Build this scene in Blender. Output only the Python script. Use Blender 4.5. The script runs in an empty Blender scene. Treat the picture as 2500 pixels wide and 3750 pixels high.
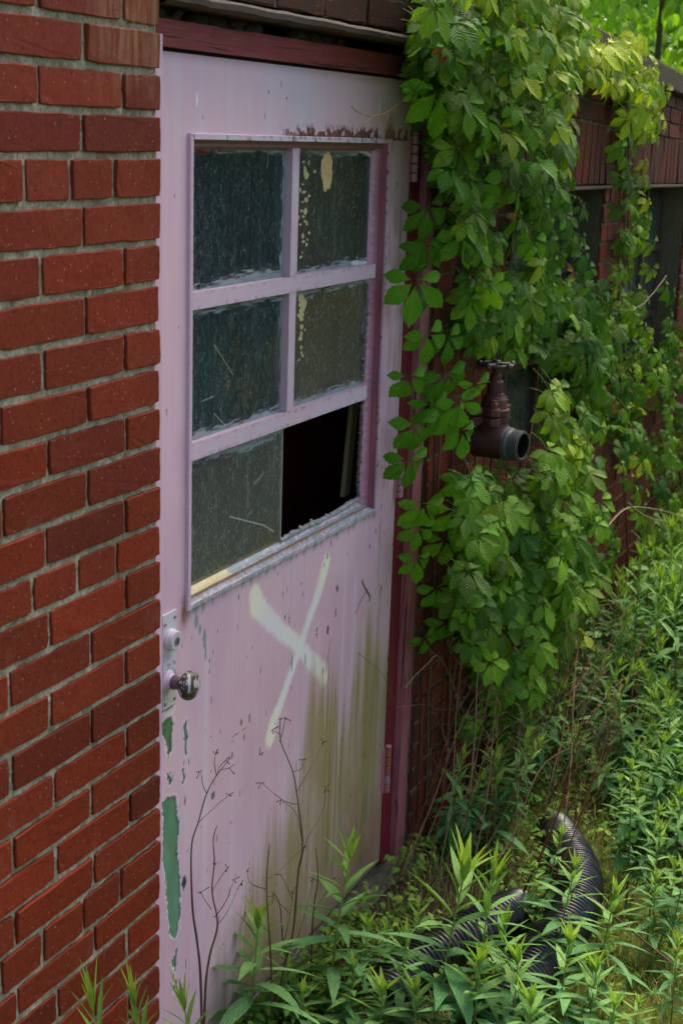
import bpy, bmesh, math, random
import numpy as np
from mathutils import Matrix, Vector

# ------------------------------------------------------------------ camera, world, light, exposure
scene = bpy.context.scene
C = scene.collection
F_PX, YAW, PITCH, ROLL = 5227.0, math.radians(64.99420), math.radians(14.8528), math.radians(1.94846)
CAM = np.array([-2.1458, -1.3590, 1.9029])
_fw = np.array([math.sin(YAW)*math.cos(PITCH), math.cos(YAW)*math.cos(PITCH), -math.sin(PITCH)])
_r0 = np.array([math.cos(YAW), -math.sin(YAW), 0.0]); _u0 = np.cross(_r0, _fw)
_rt = _r0*math.cos(ROLL)+_u0*math.sin(ROLL); _up = -_r0*math.sin(ROLL)+_u0*math.cos(ROLL)
cd = bpy.data.cameras.new('camera'); cam = bpy.data.objects.new('camera', cd); C.objects.link(cam)
M = Matrix.Identity(4)
for i in range(3):
    M[i][0], M[i][1], M[i][2], M[i][3] = _rt[i], _up[i], -_fw[i], CAM[i]
cam.matrix_world = M
cd.sensor_fit = 'VERTICAL'; cd.sensor_height = 36.0; cd.sensor_width = 24.0
cd.lens = F_PX/3750*36.0; cd.clip_start = 0.05; cd.clip_end = 500
cd.dof.use_dof = True; cd.dof.focus_distance = 2.95; cd.dof.aperture_fstop = 8.0
scene.camera = cam

SUN_EL, SUN_AZ = math.radians(60), math.radians(86)     # azimuth measured from +Y (behind the wall) towards +X
w = bpy.data.worlds.new("World"); scene.world = w; w.use_nodes = True
nt = w.node_tree; nt.nodes.clear()
sky = nt.nodes.new('ShaderNodeTexSky'); sky.sky_type = 'NISHITA'; sky.sun_disc = False
sky.sun_elevation = SUN_EL; sky.sun_rotation = SUN_AZ; sky.dust_density = 6.0; sky.ozone_density = 0.6; sky.air_density = 0.9
bg = nt.nodes.new('ShaderNodeBackground'); bg.inputs[1].default_value = 0.12
wo = nt.nodes.new('ShaderNodeOutputWorld')
nt.links.new(sky.outputs[0], bg.inputs[0]); nt.links.new(bg.outputs[0], wo.inputs[0])
sd = bpy.data.lights.new('sun', 'SUN'); sd.energy = 1.35; sd.angle = math.radians(35); sd.color = (1.0, 0.95, 0.86)
sun = bpy.data.objects.new('sun', sd); C.objects.link(sun)
_sd = Vector((math.sin(SUN_AZ)*math.cos(SUN_EL), math.cos(SUN_AZ)*math.cos(SUN_EL), math.sin(SUN_EL)))
sun.rotation_euler = _sd.to_track_quat('Z', 'Y').to_euler()
sun.location = (3, 3, 6)
scene.view_settings.view_transform = 'Standard'; scene.view_settings.look = 'None'
scene.view_settings.exposure = 1.66; scene.view_settings.gamma = 1.0
scene.cycles.max_bounces = 6; scene.cycles.transparent_max_bounces = 12; scene.cycles.diffuse_bounces = 4

# ------------------------------------------------------------------ helpers
rnd = random.Random(7)
rng = np.random.default_rng(11)
def lin(c):
    return tuple(((v/255.0)/12.92 if v/255.0 <= .04045 else ((v/255.0+.055)/1.055)**2.4) for v in c)
def L(r, g, b): return np.array(lin((r, g, b)))
def ray(x, y): return _fw + _rt*(x-1250)/F_PX - _up*(y-1875)/F_PX      # photo pixel (2500 x 3750) -> direction
def onY(x, y, Y=0.0):
    d = ray(x, y); return CAM + d*((Y-CAM[1])/d[1])
def onZ(x, y, Z=-.12):
    d = ray(x, y); return CAM + d*((Z-CAM[2])/d[2])
def atD(x, y, D): return CAM + ray(x, y)*D

def nrm(v):
    v = np.asarray(v, float); return v/(np.linalg.norm(v, axis=-1, keepdims=True)+1e-12)

class MB:
    """collects vertices, faces, a colour and a uvw per vertex; build() links ONE mesh object"""
    def __init__(s): s.v=[]; s.c=[]; s.w=[]; s.fi=[]; s.fs=[]; s.n=0
    def add(s, v, faces, col=(1,1,1,1), uvw=None):
        v = np.asarray(v, float).reshape(-1,3); n=len(v)
        c = np.asarray(col, float)
        if c.ndim==1:
            if len(c)==3: c=np.append(c,1.)
            c=np.tile(c,(n,1))
        elif c.shape[1]==3: c=np.hstack([c,np.ones((n,1))])
        s.v.append(v); s.c.append(c); s.w.append(np.zeros((n,3)) if uvw is None else np.asarray(uvw,float))
        if isinstance(faces, np.ndarray):
            s.fi.append((faces+s.n).ravel()); s.fs.append(np.full(len(faces), faces.shape[1]))
        else:
            for f in faces:
                s.fi.append(np.array(f)+s.n); s.fs.append(np.array([len(f)]))
        s.n += n
        return s
    def build(s, name, mat, parent=None, smooth=False, fix=None):
        me = bpy.data.meshes.new(name)
        v=np.vstack(s.v); c=np.vstack(s.c); w_=np.vstack(s.w)
        if fix is not None: v=fix(v)
        fi=np.concatenate(s.fi).astype(np.int32); fs=np.concatenate(s.fs).astype(np.int32)
        me.vertices.add(len(v)); me.vertices.foreach_set('co', v.astype(np.float32).ravel())
        me.loops.add(len(fi)); me.loops.foreach_set('vertex_index', fi)
        me.polygons.add(len(fs)); me.polygons.foreach_set('loop_start', np.concatenate([[0],np.cumsum(fs)[:-1]]).astype(np.int32))
        me.polygons.foreach_set('loop_total', fs)
        me.update(calc_edges=True)
        a=me.attributes.new('col','FLOAT_COLOR','POINT'); a.data.foreach_set('color', c.astype(np.float32).ravel())
        b=me.attributes.new('uvw','FLOAT_VECTOR','POINT'); b.data.foreach_set('vector', w_.astype(np.float32).ravel())
        me.polygons.foreach_set('use_smooth', np.full(len(fs), smooth))
        me.validate(); me.materials.append(mat)
        o=bpy.data.objects.new(name, me); C.objects.link(o)
        if parent is not None: o.parent=parent
        return o

def tag(o, label, cat, group=None, kind=None):
    if label: o['label']=label
    if cat: o['category']=cat
    if group: o['group']=group
    if kind: o['kind']=kind
    elif cat: o['kind']='thing'
    return o
def thing(name, label, cat, loc=(0,0,0), group=None, kind=None):
    o=bpy.data.objects.new(name,None); C.objects.link(o); o.location=loc; o.empty_display_size=.05
    return tag(o,label,cat,group,kind)
def rebase(root):
    """keep world-space children in place under an Empty that is not at the origin"""
    root_inv = Matrix.Translation(-root.location)
    for ch in root.children: ch.matrix_parent_inverse = root_inv

def grid_faces(nu, nv):
    i=np.arange((nu-1)*(nv-1)); a=(i//(nu-1))*nu+i%(nu-1)
    return np.stack([a,a+1,a+nu+1,a+nu],1)

_BOX={}
def box_arrays(bev):
    bm=bmesh.new(); bmesh.ops.create_cube(bm,size=1.0)
    return bm
def add_box(mb, x0,x1,y0,y1,z0,z1, col=(1,1,1), bev=.002, R=None, org=None, seg=2):
    bm=bmesh.new(); bmesh.ops.create_cube(bm,size=1.0)
    for v in bm.verts: v.co=Vector(((x0+x1)/2+v.co.x*(x1-x0),(y0+y1)/2+v.co.y*(y1-y0),(z0+z1)/2+v.co.z*(z1-z0)))
    if bev>0: bmesh.ops.bevel(bm, geom=list(bm.edges), offset=min(bev,abs(x1-x0)*.45,abs(y1-y0)*.45,abs(z1-z0)*.45), segments=seg, profile=.5, affect='EDGES')
    bm.verts.index_update()
    v=np.array([q.co[:] for q in bm.verts]); f=[[q.index for q in p.verts] for p in bm.faces]; bm.free()
    if R is not None: v=v@np.asarray(R).T
    if org is not None: v=v+np.asarray(org)
    mb.add(v,f,col); return mb

def frame_of(t):
    t=nrm(t); h=np.array([0,0,1.]) if abs(t[2])<.9 else np.array([1.,0,0])
    a=nrm(np.cross(h,t)); b=np.cross(t,a); return a,b
def add_tube(mb, pts, rad, sides=8, col=(1,1,1), cap=True):
    pts=np.asarray(pts,float); n=len(pts); rad=np.full(n,rad) if np.isscalar(rad) else np.asarray(rad,float)
    tan=np.gradient(pts,axis=0); tan=nrm(tan)
    a,b=frame_of(tan[0]); vs=[]
    ang=np.linspace(0,2*np.pi,sides,endpoint=False)
    for i in range(n):
        a=nrm(a-tan[i]*np.dot(a,tan[i])); b=np.cross(tan[i],a)
        vs.append(pts[i]+rad[i]*(np.cos(ang)[:,None]*a+np.sin(ang)[:,None]*b))
    v=np.vstack(vs)
    i=np.arange((n-1)*sides); r=i//sides; k=i%sides; k2=(k+1)%sides
    f=np.stack([r*sides+k,r*sides+k2,(r+1)*sides+k2,(r+1)*sides+k],1)
    c=np.asarray(col,float)
    uvw=np.stack([np.tile(ang/6.283,n),np.repeat(np.linspace(0,1,n),sides),np.zeros(n*sides)],1)
    if c.ndim==2: c=np.repeat(c,sides,axis=0)
    mb.add(v,f,c,uvw)
    if cap:
        cc = c if c.ndim==1 else c[0]
        mb.add(vs[0],[list(range(sides))[::-1]],cc); mb.add(vs[-1],[list(range(sides))],c if c.ndim==1 else c[-1])
    return mb
def add_lathe(mb, prof, org, axis, sides=24, col=(1,1,1)):
    """prof: list of (distance along axis, radius)"""
    axis=nrm(axis); a,b=frame_of(axis); ang=np.linspace(0,2*np.pi,sides,endpoint=False)
    v=np.vstack([np.asarray(org)+axis*t+r*(np.cos(ang)[:,None]*a+np.sin(ang)[:,None]*b) for t,r in prof])
    n=len(prof); i=np.arange((n-1)*sides); r=i//sides; k=i%sides; k2=(k+1)%sides
    mb.add(v,np.stack([r*sides+k,r*sides+k2,(r+1)*sides+k2,(r+1)*sides+k],1),col); return mb

# 2-D value noise in numpy, for painted wear
def vnoise(x,y,seed=0):
    xi=np.floor(x).astype(np.int64); yi=np.floor(y).astype(np.int64); fx=x-xi; fy=y-yi
    fx=fx*fx*(3-2*fx); fy=fy*fy*(3-2*fy)
    def h(a,b):
        k=(a*374761393+b*668265263+seed*982451653)&0xffffffff
        k=((k^(k>>13))*1274126177)&0xffffffff
        return ((k^(k>>16))&0xffff)/65535.0
    return (h(xi,yi)*(1-fx)+h(xi+1,yi)*fx)*(1-fy)+(h(xi,yi+1)*(1-fx)+h(xi+1,yi+1)*fx)*fy
def fbm(x,y,seed=0,oct=4):
    s=0;a=.5
    for o in range(oct): s=s+a*vnoise(x*2**o,y*2**o,seed+o*17); a*=.5
    return s/(1-.5**oct)
def sstep(a,b,x):
    t=np.clip((x-a)/(b-a),0,1); return t*t*(3-2*t)
def in_poly(x,z,poly):
    ins=np.zeros(x.shape,bool); n=len(poly)
    for i in range(n):
        x0,z0=poly[i]; x1,z1=poly[(i+1)%n]
        c=((z0>z)!=(z1>z)); xx=(x1-x0)*(z-z0)/((z1-z0) if z1!=z0 else 1e-9)+x0
        ins^=(c&(x<xx))
    return ins
def seg_dist(x,z,pts):
    """distance and parameter along a polyline"""
    best=np.full(x.shape,9.); par=np.zeros(x.shape); n=len(pts)-1
    for i in range(n):
        (x0,z0),(x1,z1)=pts[i],pts[i+1]; dx,dz=x1-x0,z1-z0
        t=np.clip(((x-x0)*dx+(z-z0)*dz)/(dx*dx+dz*dz+1e-12),0,1)
        d=np.hypot(x-x0-t*dx,z-z0-t*dz); m=d<best; best=np.where(m,d,best); par=np.where(m,(i+t)/n,par)
    return best,par

# ------------------------------------------------------------------ materials
def new_mat(name):
    m=bpy.data.materials.new(name); m.use_nodes=True; t=m.node_tree; t.nodes.clear()
    out=t.nodes.new('ShaderNodeOutputMaterial'); return m,t,out
class N:
    def __init__(s,t): s.t=t
    def __call__(s,kind,ins=None,**props):
        n=s.t.nodes.new('ShaderNode'+kind)
        for k,v in props.items(): setattr(n,k,v)
        for k,v in (ins or {}).items():
            if isinstance(v,bpy.types.NodeSocket): s.t.links.new(v,n.inputs[k])
            else: n.inputs[k].default_value=v
        return n
    def noise(s,scale,detail=4,rough=.55,vec=None,dist=0.):
        n=s('TexNoise',{'Scale':scale,'Detail':detail,'Roughness':rough,'Distortion':dist})
        if vec is not None: s.t.links.new(vec,n.inputs['Vector'])
        return n
    def ramp(s,fac,stops):
        n=s.t.nodes.new('ShaderNodeValToRGB'); s.t.links.new(fac,n.inputs[0]); e=n.color_ramp.elements
        while len(e)<len(stops): e.new(.5)
        for i,(p,c) in enumerate(stops):
            e[i].position=p; e[i].color=(c,c,c,1) if np.isscalar(c) else (c[0],c[1],c[2],1)
        return n
    def mix(s,fac,a,b,blend='MIX'):
        n=s.t.nodes.new('ShaderNodeMix'); n.data_type='RGBA'; n.blend_type=blend
        for i,v in ((0,fac),(6,a),(7,b)):
            if isinstance(v,bpy.types.NodeSocket): s.t.links.new(v,n.inputs[i])
            else: n.inputs[i].default_value=v if i==0 else (v[0],v[1],v[2],1)
        return n.outputs[2]
    def math(s,op,a,b=0.):
        n=s.t.nodes.new('ShaderNodeMath'); n.operation=op
        for i,v in ((0,a),(1,b)):
            if isinstance(v,bpy.types.NodeSocket): s.t.links.new(v,n.inputs[i])
            else: n.inputs[i].default_value=v
        return n.outputs[0]
    def bump(s,h,strength,dist,nrm=None):
        n=s('Bump',{'Height':h,'Strength':strength,'Distance':dist})
        if nrm is not None: s.t.links.new(nrm,n.inputs['Normal'])
        return n.outputs[0]
    def scaled(s,sx,sy,sz,loc=(0,0,0)):
        tc=s('TexCoord'); m=s('Mapping',{'Vector':tc.outputs['Object'],'Scale':(sx,sy,sz),'Location':loc}); return m.outputs[0]
def principled(t,out,**kw):
    p=t.nodes.new('ShaderNodeBsdfPrincipled'); t.links.new(p.outputs[0],out.inputs[0])
    for k,v in kw.items():
        k=k.replace('_',' ')
        if isinstance(v,bpy.types.NodeSocket): t.links.new(v,p.inputs[k])
        else: p.inputs[k].default_value=v if not isinstance(v,(tuple,np.ndarray)) or len(v)==4 else (*v,1)
    return p

def mat_brick(name, dirt=0.0):
    m,t,out=new_mat(name); n=N(t)
    col=n('Attribute',attribute_name='col').outputs['Color']
    big=n.noise(9,3); c=n.mix(n.math('MULTIPLY',n.ramp(big.outputs[0],[(.3,0),(.75,1)]).outputs[0],.45),col,n.mix(1,col,(.62,.5,.5),'MULTIPLY'))
    fine=n.noise(260,3,.6); c=n.mix(n.math('MULTIPLY',n.ramp(fine.outputs[0],[(.35,1),(.55,0)]).outputs[0],.45),c,n.mix(1,c,(.45,.4,.4),'MULTIPLY'))
    sp=n('TexVoronoi',{'Scale':270.,'Randomness':1.}); pick=n('SeparateColor',{0:sp.outputs['Color']})
    dots=n.math('MULTIPLY',n.ramp(sp.outputs['Distance'],[(.10,1),(.26,0)]).outputs[0],n.math('MULTIPLY',n.math('GREATER_THAN',pick.outputs[0],.60),pick.outputs[1]))
    c=n.mix(n.math('MULTIPLY',dots,.5-.25*dirt),c,(.42,.33,.27))
    pit=n('TexVoronoi',{'Scale':210.,'Randomness':1.}); pk=n('SeparateColor',{0:pit.outputs['Color']})
    pits=n.math('MULTIPLY',n.ramp(pit.outputs['Distance'],[(.1,1),(.25,0)]).outputs[0],n.math('GREATER_THAN',pk.outputs[1],.7))
    c=n.mix(n.math('MULTIPLY',pits,.6),c,(.02,.01,.01))
    g=n('NewGeometry'); sp3=n('SeparateXYZ',{0:g.outputs['Position']})
    if dirt==0:
        sv=n('Mapping',{'Vector':g.outputs['Position'],'Scale':(75,75,9)}); sn=n.noise(1.,5,.65,sv.outputs[0])
        reg=n.math('MULTIPLY',n.ramp(sp3.outputs[2],[(.0,0),(1,0)]).outputs[0],0.)
        zr=n('MapRange',{'Value':sp3.outputs[2],'From Min':1.93,'From Max':2.03}); xr=n('MapRange',{'Value':sp3.outputs[0],'From Min':-.30,'From Max':-.12})
        reg=n.math('MULTIPLY',zr.outputs[0],xr.outputs[0])
        c=n.mix(n.math('MULTIPLY',reg,n.ramp(sn.outputs[0],[(.42,0),(.68,.75)]).outputs[0]),c,(.42,.24,.13))
        c=n.mix(n.math('MULTIPLY',reg,.35),c,(.16,.07,.03))
        sc=n.noise(22,5,.7); c=n.mix(n.math('MULTIPLY',n.ramp(sc.outputs[0],[(.60,0),(.78,1)]).outputs[0],.30),c,(.26,.14,.11))
        sc2=n.noise(5,4,.6); c=n.mix(n.math('MULTIPLY',n.ramp(sc2.outputs[0],[(.5,0),(.75,1)]).outputs[0],.30),c,n.mix(1,c,(.5,.42,.42),'MULTIPLY'))
    if dirt>0:
        v=n.scaled(14,14,3); d=n.noise(1.,5,.6,v)
        c=n.mix(n.math('MULTIPLY',n.ramp(d.outputs[0],[(.38,1),(.62,0)]).outputs[0],dirt),c,(.035,.03,.022))
    h=n.math('ADD',n.math('MULTIPLY',fine.outputs[0],.6),n.math('MULTIPLY',n.noise(60,3).outputs[0],1.2))
    h=n.math('SUBTRACT',h,n.math('MULTIPLY',pits,.9))
    principled(t,out,Base_Color=c,Roughness=.72,Normal=n.bump(h,.55,.0012),Specular_IOR_Level=.15)
    return m
def mat_mortar(name,tint=(1,1,1),dark=0.):
    m,t,out=new_mat(name); n=N(t)
    a=n.noise(70,5,.7); b=n.noise(300,3,.7); g=n.noise(6,4,.6)
    c=n.ramp(a.outputs[0],[(.28,(.13*tint[0],.12*tint[1],.07*tint[2])),(.48,(.30*tint[0],.28*tint[1],.18*tint[2])),(.70,(.54*tint[0],.51*tint[1],.37*tint[2]))]).outputs[0]
    c=n.mix(n.math('MULTIPLY',n.ramp(b.outputs[0],[(.3,1),(.5,0)]).outputs[0],.7),c,(.04,.04,.03))
    c=n.mix(n.math('MULTIPLY',n.ramp(g.outputs[0],[(.5,0),(.7,1)]).outputs[0],.35),c,(.10,.11,.045))
    if dark: c=n.mix(dark,c,(.03,.027,.02))
    h=n.math('ADD',a.outputs[0],n.math('MULTIPLY',b.outputs[0],.5))
    principled(t,out,Base_Color=c,Roughness=.95,Normal=n.bump(h,1.,.003),Specular_IOR_Level=.2)
    return m
def mat_attr(name,rough=.5,spec=.5,bumpscale=40,bump=.15,bd=.001,metal=0.,var=.15,coat=0.,vscale=12):
    m,t,out=new_mat(name); n=N(t)
    col=n('Attribute',attribute_name='col').outputs['Color']
    a=n.noise(bumpscale,4,.6); b=n.noise(vscale,4,.6)
    c=n.mix(n.math('MULTIPLY',n.ramp(b.outputs[0],[(.3,1),(.7,0)]).outputs[0],var),col,n.mix(1,col,(.5,.5,.5),'MULTIPLY'))
    principled(t,out,Base_Color=c,Roughness=rough,Specular_IOR_Level=spec,Metallic=metal,Normal=n.bump(a.outputs[0],bump,bd),Coat_Weight=coat)
    return m
def mat_paint(name):
    """painted door steel: colour painted on the mesh, plus brush relief and fine grime flecks"""
    m,t,out=new_mat(name); n=N(t)
    col=n('Attribute',attribute_name='col').outputs['Color']
    v=n.scaled(420,420,38); f=n.noise(1.,4,.65,v)
    flk=n.ramp(f.outputs[0],[(.285,1),(.33,0)]).outputs[0]
    c=n.mix(n.math('MULTIPLY',flk,.55),col,(.09,.06,.06))
    v2=n.scaled(60,60,5); s=n.noise(1.,4,.6,v2)
    c=n.mix(n.math('MULTIPLY',n.ramp(s.outputs[0],[(.3,1),(.7,0)]).outputs[0],.16),c,n.mix(1,c,(.72,.70,.74),'MULTIPLY'))
    v3=n.scaled(25,25,9,(3,1,2)); s3=n.noise(1.,5,.7,v3)
    c=n.mix(n.math('MULTIPLY',n.ramp(s3.outputs[0],[(.35,0),(.75,1)]).outputs[0],.14),c,(.62,.60,.62))
    h=n.math('ADD',n.noise(35,3).outputs[0],n.math('MULTIPLY',s.outputs[0],.6)); h=n.math('SUBTRACT',h,n.math('MULTIPLY',flk,.5))
    principled(t,out,Base_Color=c,Roughness=n.math('ADD',n.math('MULTIPLY',s3.outputs[0],.25),.33),Normal=n.bump(h,.22,.0015),Specular_IOR_Level=.45)
    return m
def mat_wood(name):
    m,t,out=new_mat(name); n=N(t)
    at=n('Attribute',attribute_name='col').outputs['Color']; uv=n('Attribute',attribute_name='uvw').outputs['Vector']
    mp=n('Mapping',{'Vector':uv,'Scale':(6,160,160)}); g=n.noise(1.,6,.65,mp.outputs[0],.4)
    mp2=n('Mapping',{'Vector':uv,'Scale':(5,120,120),'Location':(3,4,5)}); g2=n.noise(1.,4,.5,mp2.outputs[0],.8)
    crack=n.ramp(g2.outputs[0],[(.34,1),(.42,0)]).outputs[0]
    worn=n.ramp(g.outputs[0],[(.48,0),(.68,1)]).outputs[0]
    c=n.mix(n.math('MULTIPLY',worn,.35),at,n.mix(.5,at,(.30,.20,.18)))
    c=n.mix(n.math('MULTIPLY',crack,.85),c,(.012,.008,.008))
    h=n.math('SUBTRACT',g.outputs[0],n.math('MULTIPLY',crack,1.5))
    principled(t,out,Base_Color=c,Roughness=.68,Normal=n.bump(h,.7,.002),Specular_IOR_Level=.35)
    return m
def mat_leaf(name,trans=.32,veins=True,rough=.55,tint=(1.25,1.35,.35)):
    m,t,out=new_mat(name); n=N(t)
    col=n('Attribute',attribute_name='col').outputs['Color']; uv=n('Attribute',attribute_name='uvw')
    sp=n('SeparateXYZ',{0:uv.outputs['Vector']}); u=n.math('ABSOLUTE',sp.outputs[0]); v=sp.outputs[1]
    mid=n.ramp(u,[(.0,1),(.13,0)]).outputs[0]
    ph=n.math('SUBTRACT',n.math('MULTIPLY',v,8.),n.math('MULTIPLY',u,2.2)); fr=n.math('FRACT',ph)
    tri=n.math('ABSOLUTE',n.math('SUBTRACT',fr,.5))           # 0 at mid-field, .5 on the side vein
    sv=n.ramp(tri,[(.40,0),(.5,1)]).outputs[0]
    tc=n('TexCoord'); bl=n.noise(55,4,.6,tc.outputs['Object']); fn=n.noise(240,2,.5,tc.outputs['Object'])
    c=n.mix(n.math('MULTIPLY',n.ramp(bl.outputs[0],[(.35,1),(.65,0)]).outputs[0],.30),col,n.mix(1,col,(.55,.62,.5),'MULTIPLY'))
    if veins:
        vm=n.math('MAXIMUM',n.math('MULTIPLY',mid,.75),n.math('MULTIPLY',sv,.35))
        c=n.mix(n.math('MULTIPLY',vm,.5),c,n.mix(.5,c,(.30,.42,.12)))
    h=n.math('ADD',n.math('MULTIPLY',n.math('COSINE',n.math('MULTIPLY',ph,6.2832)),-.5),n.math('MULTIPLY',fn.outputs[0],.6))
    h=n.math('SUBTRACT',h,n.math('MULTIPLY',mid,.8)); h=n.math('ADD',h,n.math('MULTIPLY',bl.outputs[0],1.2))
    nb=n.bump(h,.55,.0016)
    p=t.nodes.new('ShaderNodeBsdfPrincipled'); t.links.new(c,p.inputs['Base Color']); p.inputs['Roughness'].default_value=rough
    p.inputs['Specular IOR Level'].default_value=.20; t.links.new(nb,p.inputs['Normal'])
    tr=t.nodes.new('ShaderNodeBsdfTranslucent'); t.links.new(n.mix(1,c,tint,'MULTIPLY'),tr.inputs[0]); t.links.new(nb,tr.inputs['Normal'])
    mx=t.nodes.new('ShaderNodeMixShader'); mx.inputs[0].default_value=trans
    t.links.new(p.outputs[0],mx.inputs[1]); t.links.new(tr.outputs[0],mx.inputs[2]); t.links.new(mx.outputs[0],out.inputs[0])
    return m
def mat_glass(name):
    """dark dusty pane: clear glass under a coat (col rgb = coat colour, alpha = how much it covers)"""
    m,t,out=new_mat(name); n=N(t)
    at=n('Attribute',attribute_name='col')
    tr=n('BsdfTransparent',{'Color':(.42,.50,.48,1)})
    gl=n('BsdfGlossy',{'Roughness':.12,'Color':(.95,1,1,1)})
    fr=n('Fresnel',{'IOR':1.5})
    g=n('MixShader',{0:fr.outputs[0],1:tr.outputs[0],2:gl.outputs[0]})
    v=n.scaled(500,500,120); f=n.noise(1.,4,.6,v); v2=n.scaled(380,380,300,(1,2,3)); f2=n.noise(1.,2,.5,v2,.0)
    fl=n.math('MULTIPLY',n.ramp(f.outputs[0],[(.57,0),(.72,1)]).outputs[0],.26)
    fl=n.math('ADD',fl,n.math('MULTIPLY',n.ramp(f2.outputs[0],[(.60,0),(.70,1)]).outputs[0],.34))
    cov=n.math('MINIMUM',n.math('ADD',at.outputs['Alpha'],n.math('MULTIPLY',fl,n.math('SUBTRACT',1.,at.outputs['Alpha']))),1.)
    df=n('BsdfDiffuse',{'Color':n.mix(n.math('MULTIPLY',fl,2.),at.outputs['Color'],(.42,.42,.33))})
    mx=n('MixShader',{0:cov,1:g.outputs[0],2:df.outputs[0]})
    t.links.new(mx.outputs[0],out.inputs[0]); return m
def mat_flat(name,col,rough=.8,**kw):
    m,t,out=new_mat(name); n=N(t); a=n.noise(30,4)
    c=n.mix(n.math('MULTIPLY',a.outputs[0],.4),col,n.mix(1,col,(.5,.5,.5),'MULTIPLY'))
    principled(t,out,Base_Color=c,Roughness=rough,Normal=n.bump(a.outputs[0],.3,.002),**kw); return m
def mat_ground():
    m,t,out=new_mat('ground'); n=N(t)
    a=n.noise(7,6,.65); b=n.noise(60,5,.7); e=n.noise(1.6,4,.5)
    soil=n.ramp(b.outputs[0],[(.3,(.018,.014,.008)),(.55,(.06,.045,.026)),(.75,(.13,.10,.055))]).outputs[0]
    moss=n.ramp(b.outputs[0],[(.3,(.03,.035,.006)),(.5,(.085,.095,.014)),(.68,(.17,.18,.03)),(.8,(.22,.20,.07))]).outputs[0]
    g=n('NewGeometry'); sp=n('SeparateXYZ',{0:g.outputs['Position']})
    out_=n.ramp(n.math('MULTIPLY',sp.outputs[1],-1.),[(.30,0),(.75,1)]).outputs[0]
    mm=n.ramp(n.math('ADD',a.outputs[0],n.math('MULTIPLY',out_,.12)),[(.54,0),(.70,1)]).outputs[0]
    c=n.mix(mm,soil,moss)
    yy=n.ramp(n.math('MULTIPLY',sp.outputs[1],-.5),[(.45,0),(.62,1)]).outputs[0]
    gm=n.noise(25,6,.8); c=n.mix(yy,c,n.ramp(gm.outputs[0],[(.3,(.02,.03,.008)),(.5,(.06,.085,.018)),(.7,(.12,.13,.04))]).outputs[0])
    far=n.ramp(n.math('MULTIPLY',n('VectorMath',{0:g.outputs['Position']},operation='LENGTH').outputs['Value'],.1),[(.30,0),(.42,1)]).outputs[0]
    c=n.mix(far,c,n.mix(a.outputs[0],(.02,.03,.012),(.06,.075,.03)))
    h=n.math('ADD',b.outputs[0],n.math('MULTIPLY',n.noise(260,3,.7).outputs[0],.5))
    principled(t,out,Base_Color=c,Roughness=.95,Normal=n.bump(h,1.,.01),Specular_IOR_Level=.15); return m
def mat_stone():
    m,t,out=new_mat('stone'); n=N(t); a=n.noise(30,6,.7); b=n.noise(140,4,.7)
    c=n.ramp(a.outputs[0],[(.3,(.05,.045,.03)),(.5,(.17,.15,.10)),(.72,(.36,.33,.26))]).outputs[0]
    principled(t,out,Base_Color=c,Roughness=.95,Normal=n.bump(n.math('ADD',a.outputs[0],b.outputs[0]),1.,.006)); return m
def mat_rust():
    m,t,out=new_mat('rusty_iron'); n=N(t); col=n('Attribute',attribute_name='col').outputs['Color']
    a=n.noise(45,6,.7); b=n.noise(180,4,.7)
    c=n.mix(n.ramp(a.outputs[0],[(.35,0),(.65,.75)]).outputs[0],col,n.mix(1,col,(1.7,1.1,.8),'MULTIPLY'))
    c=n.mix(n.math('MULTIPLY',n.ramp(b.outputs[0],[(.60,0),(.72,1)]).outputs[0],.35),c,(.30,.24,.20))
    principled(t,out,Base_Color=c,Roughness=.5,Specular_IOR_Level=.5,Normal=n.bump(n.math('ADD',a.outputs[0],n.math('MULTIPLY',b.outputs[0],.4)),.8,.0025)); return m

MAT={}
MAT['brick']=mat_brick('red_brick'); MAT['brick_old']=mat_brick('weathered_brick',.55)
MAT['mortar']=mat_mortar('mortar'); MAT['mortar_old']=mat_mortar('old_mortar',(.50,.47,.42),.22)
MAT['paint']=mat_paint('flaking_paint'); MAT['wood']=mat_wood('painted_wood')
MAT['metalpaint']=mat_attr('painted_metal',.42,.5,60,.25,.001,var=.25)
MAT['putty']=mat_attr('cracked_putty',.9,.3,220,.9,.003,var=.5,vscale=60)
MAT['iron']=mat_attr('worn_iron',.38,.6,90,.3,.0008,var=.3,vscale=60)
MAT['rust']=mat_rust(); MAT['glass']=mat_glass('dusty_glass')
MAT['plastic']=mat_attr('black_plastic',.30,.55,50,.15,.0008,var=.2)
MAT['leaf']=mat_leaf('creeper_leaf',.36); MAT['weed']=mat_leaf('weed_leaf',.28,rough=.5,tint=(1.1,1.25,.45))
MAT['far']=mat_leaf('tree_leaf',.42,veins=False)
MAT['stem']=mat_attr('green_stem',.6,.3,80,.3,.001); MAT['dry']=mat_attr('dry_stem',.85,.2,120,.6,.001,var=.5,vscale=40)
MAT['bark']=mat_attr('bark',.9,.2,30,.9,.01,var=.5)
MAT['ground']=mat_ground(); MAT['stone']=mat_stone()
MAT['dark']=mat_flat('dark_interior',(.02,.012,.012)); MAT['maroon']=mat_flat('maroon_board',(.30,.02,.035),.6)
MAT['concrete']=mat_mortar('concrete_coping',(.34,.30,.28),.15)

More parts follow.
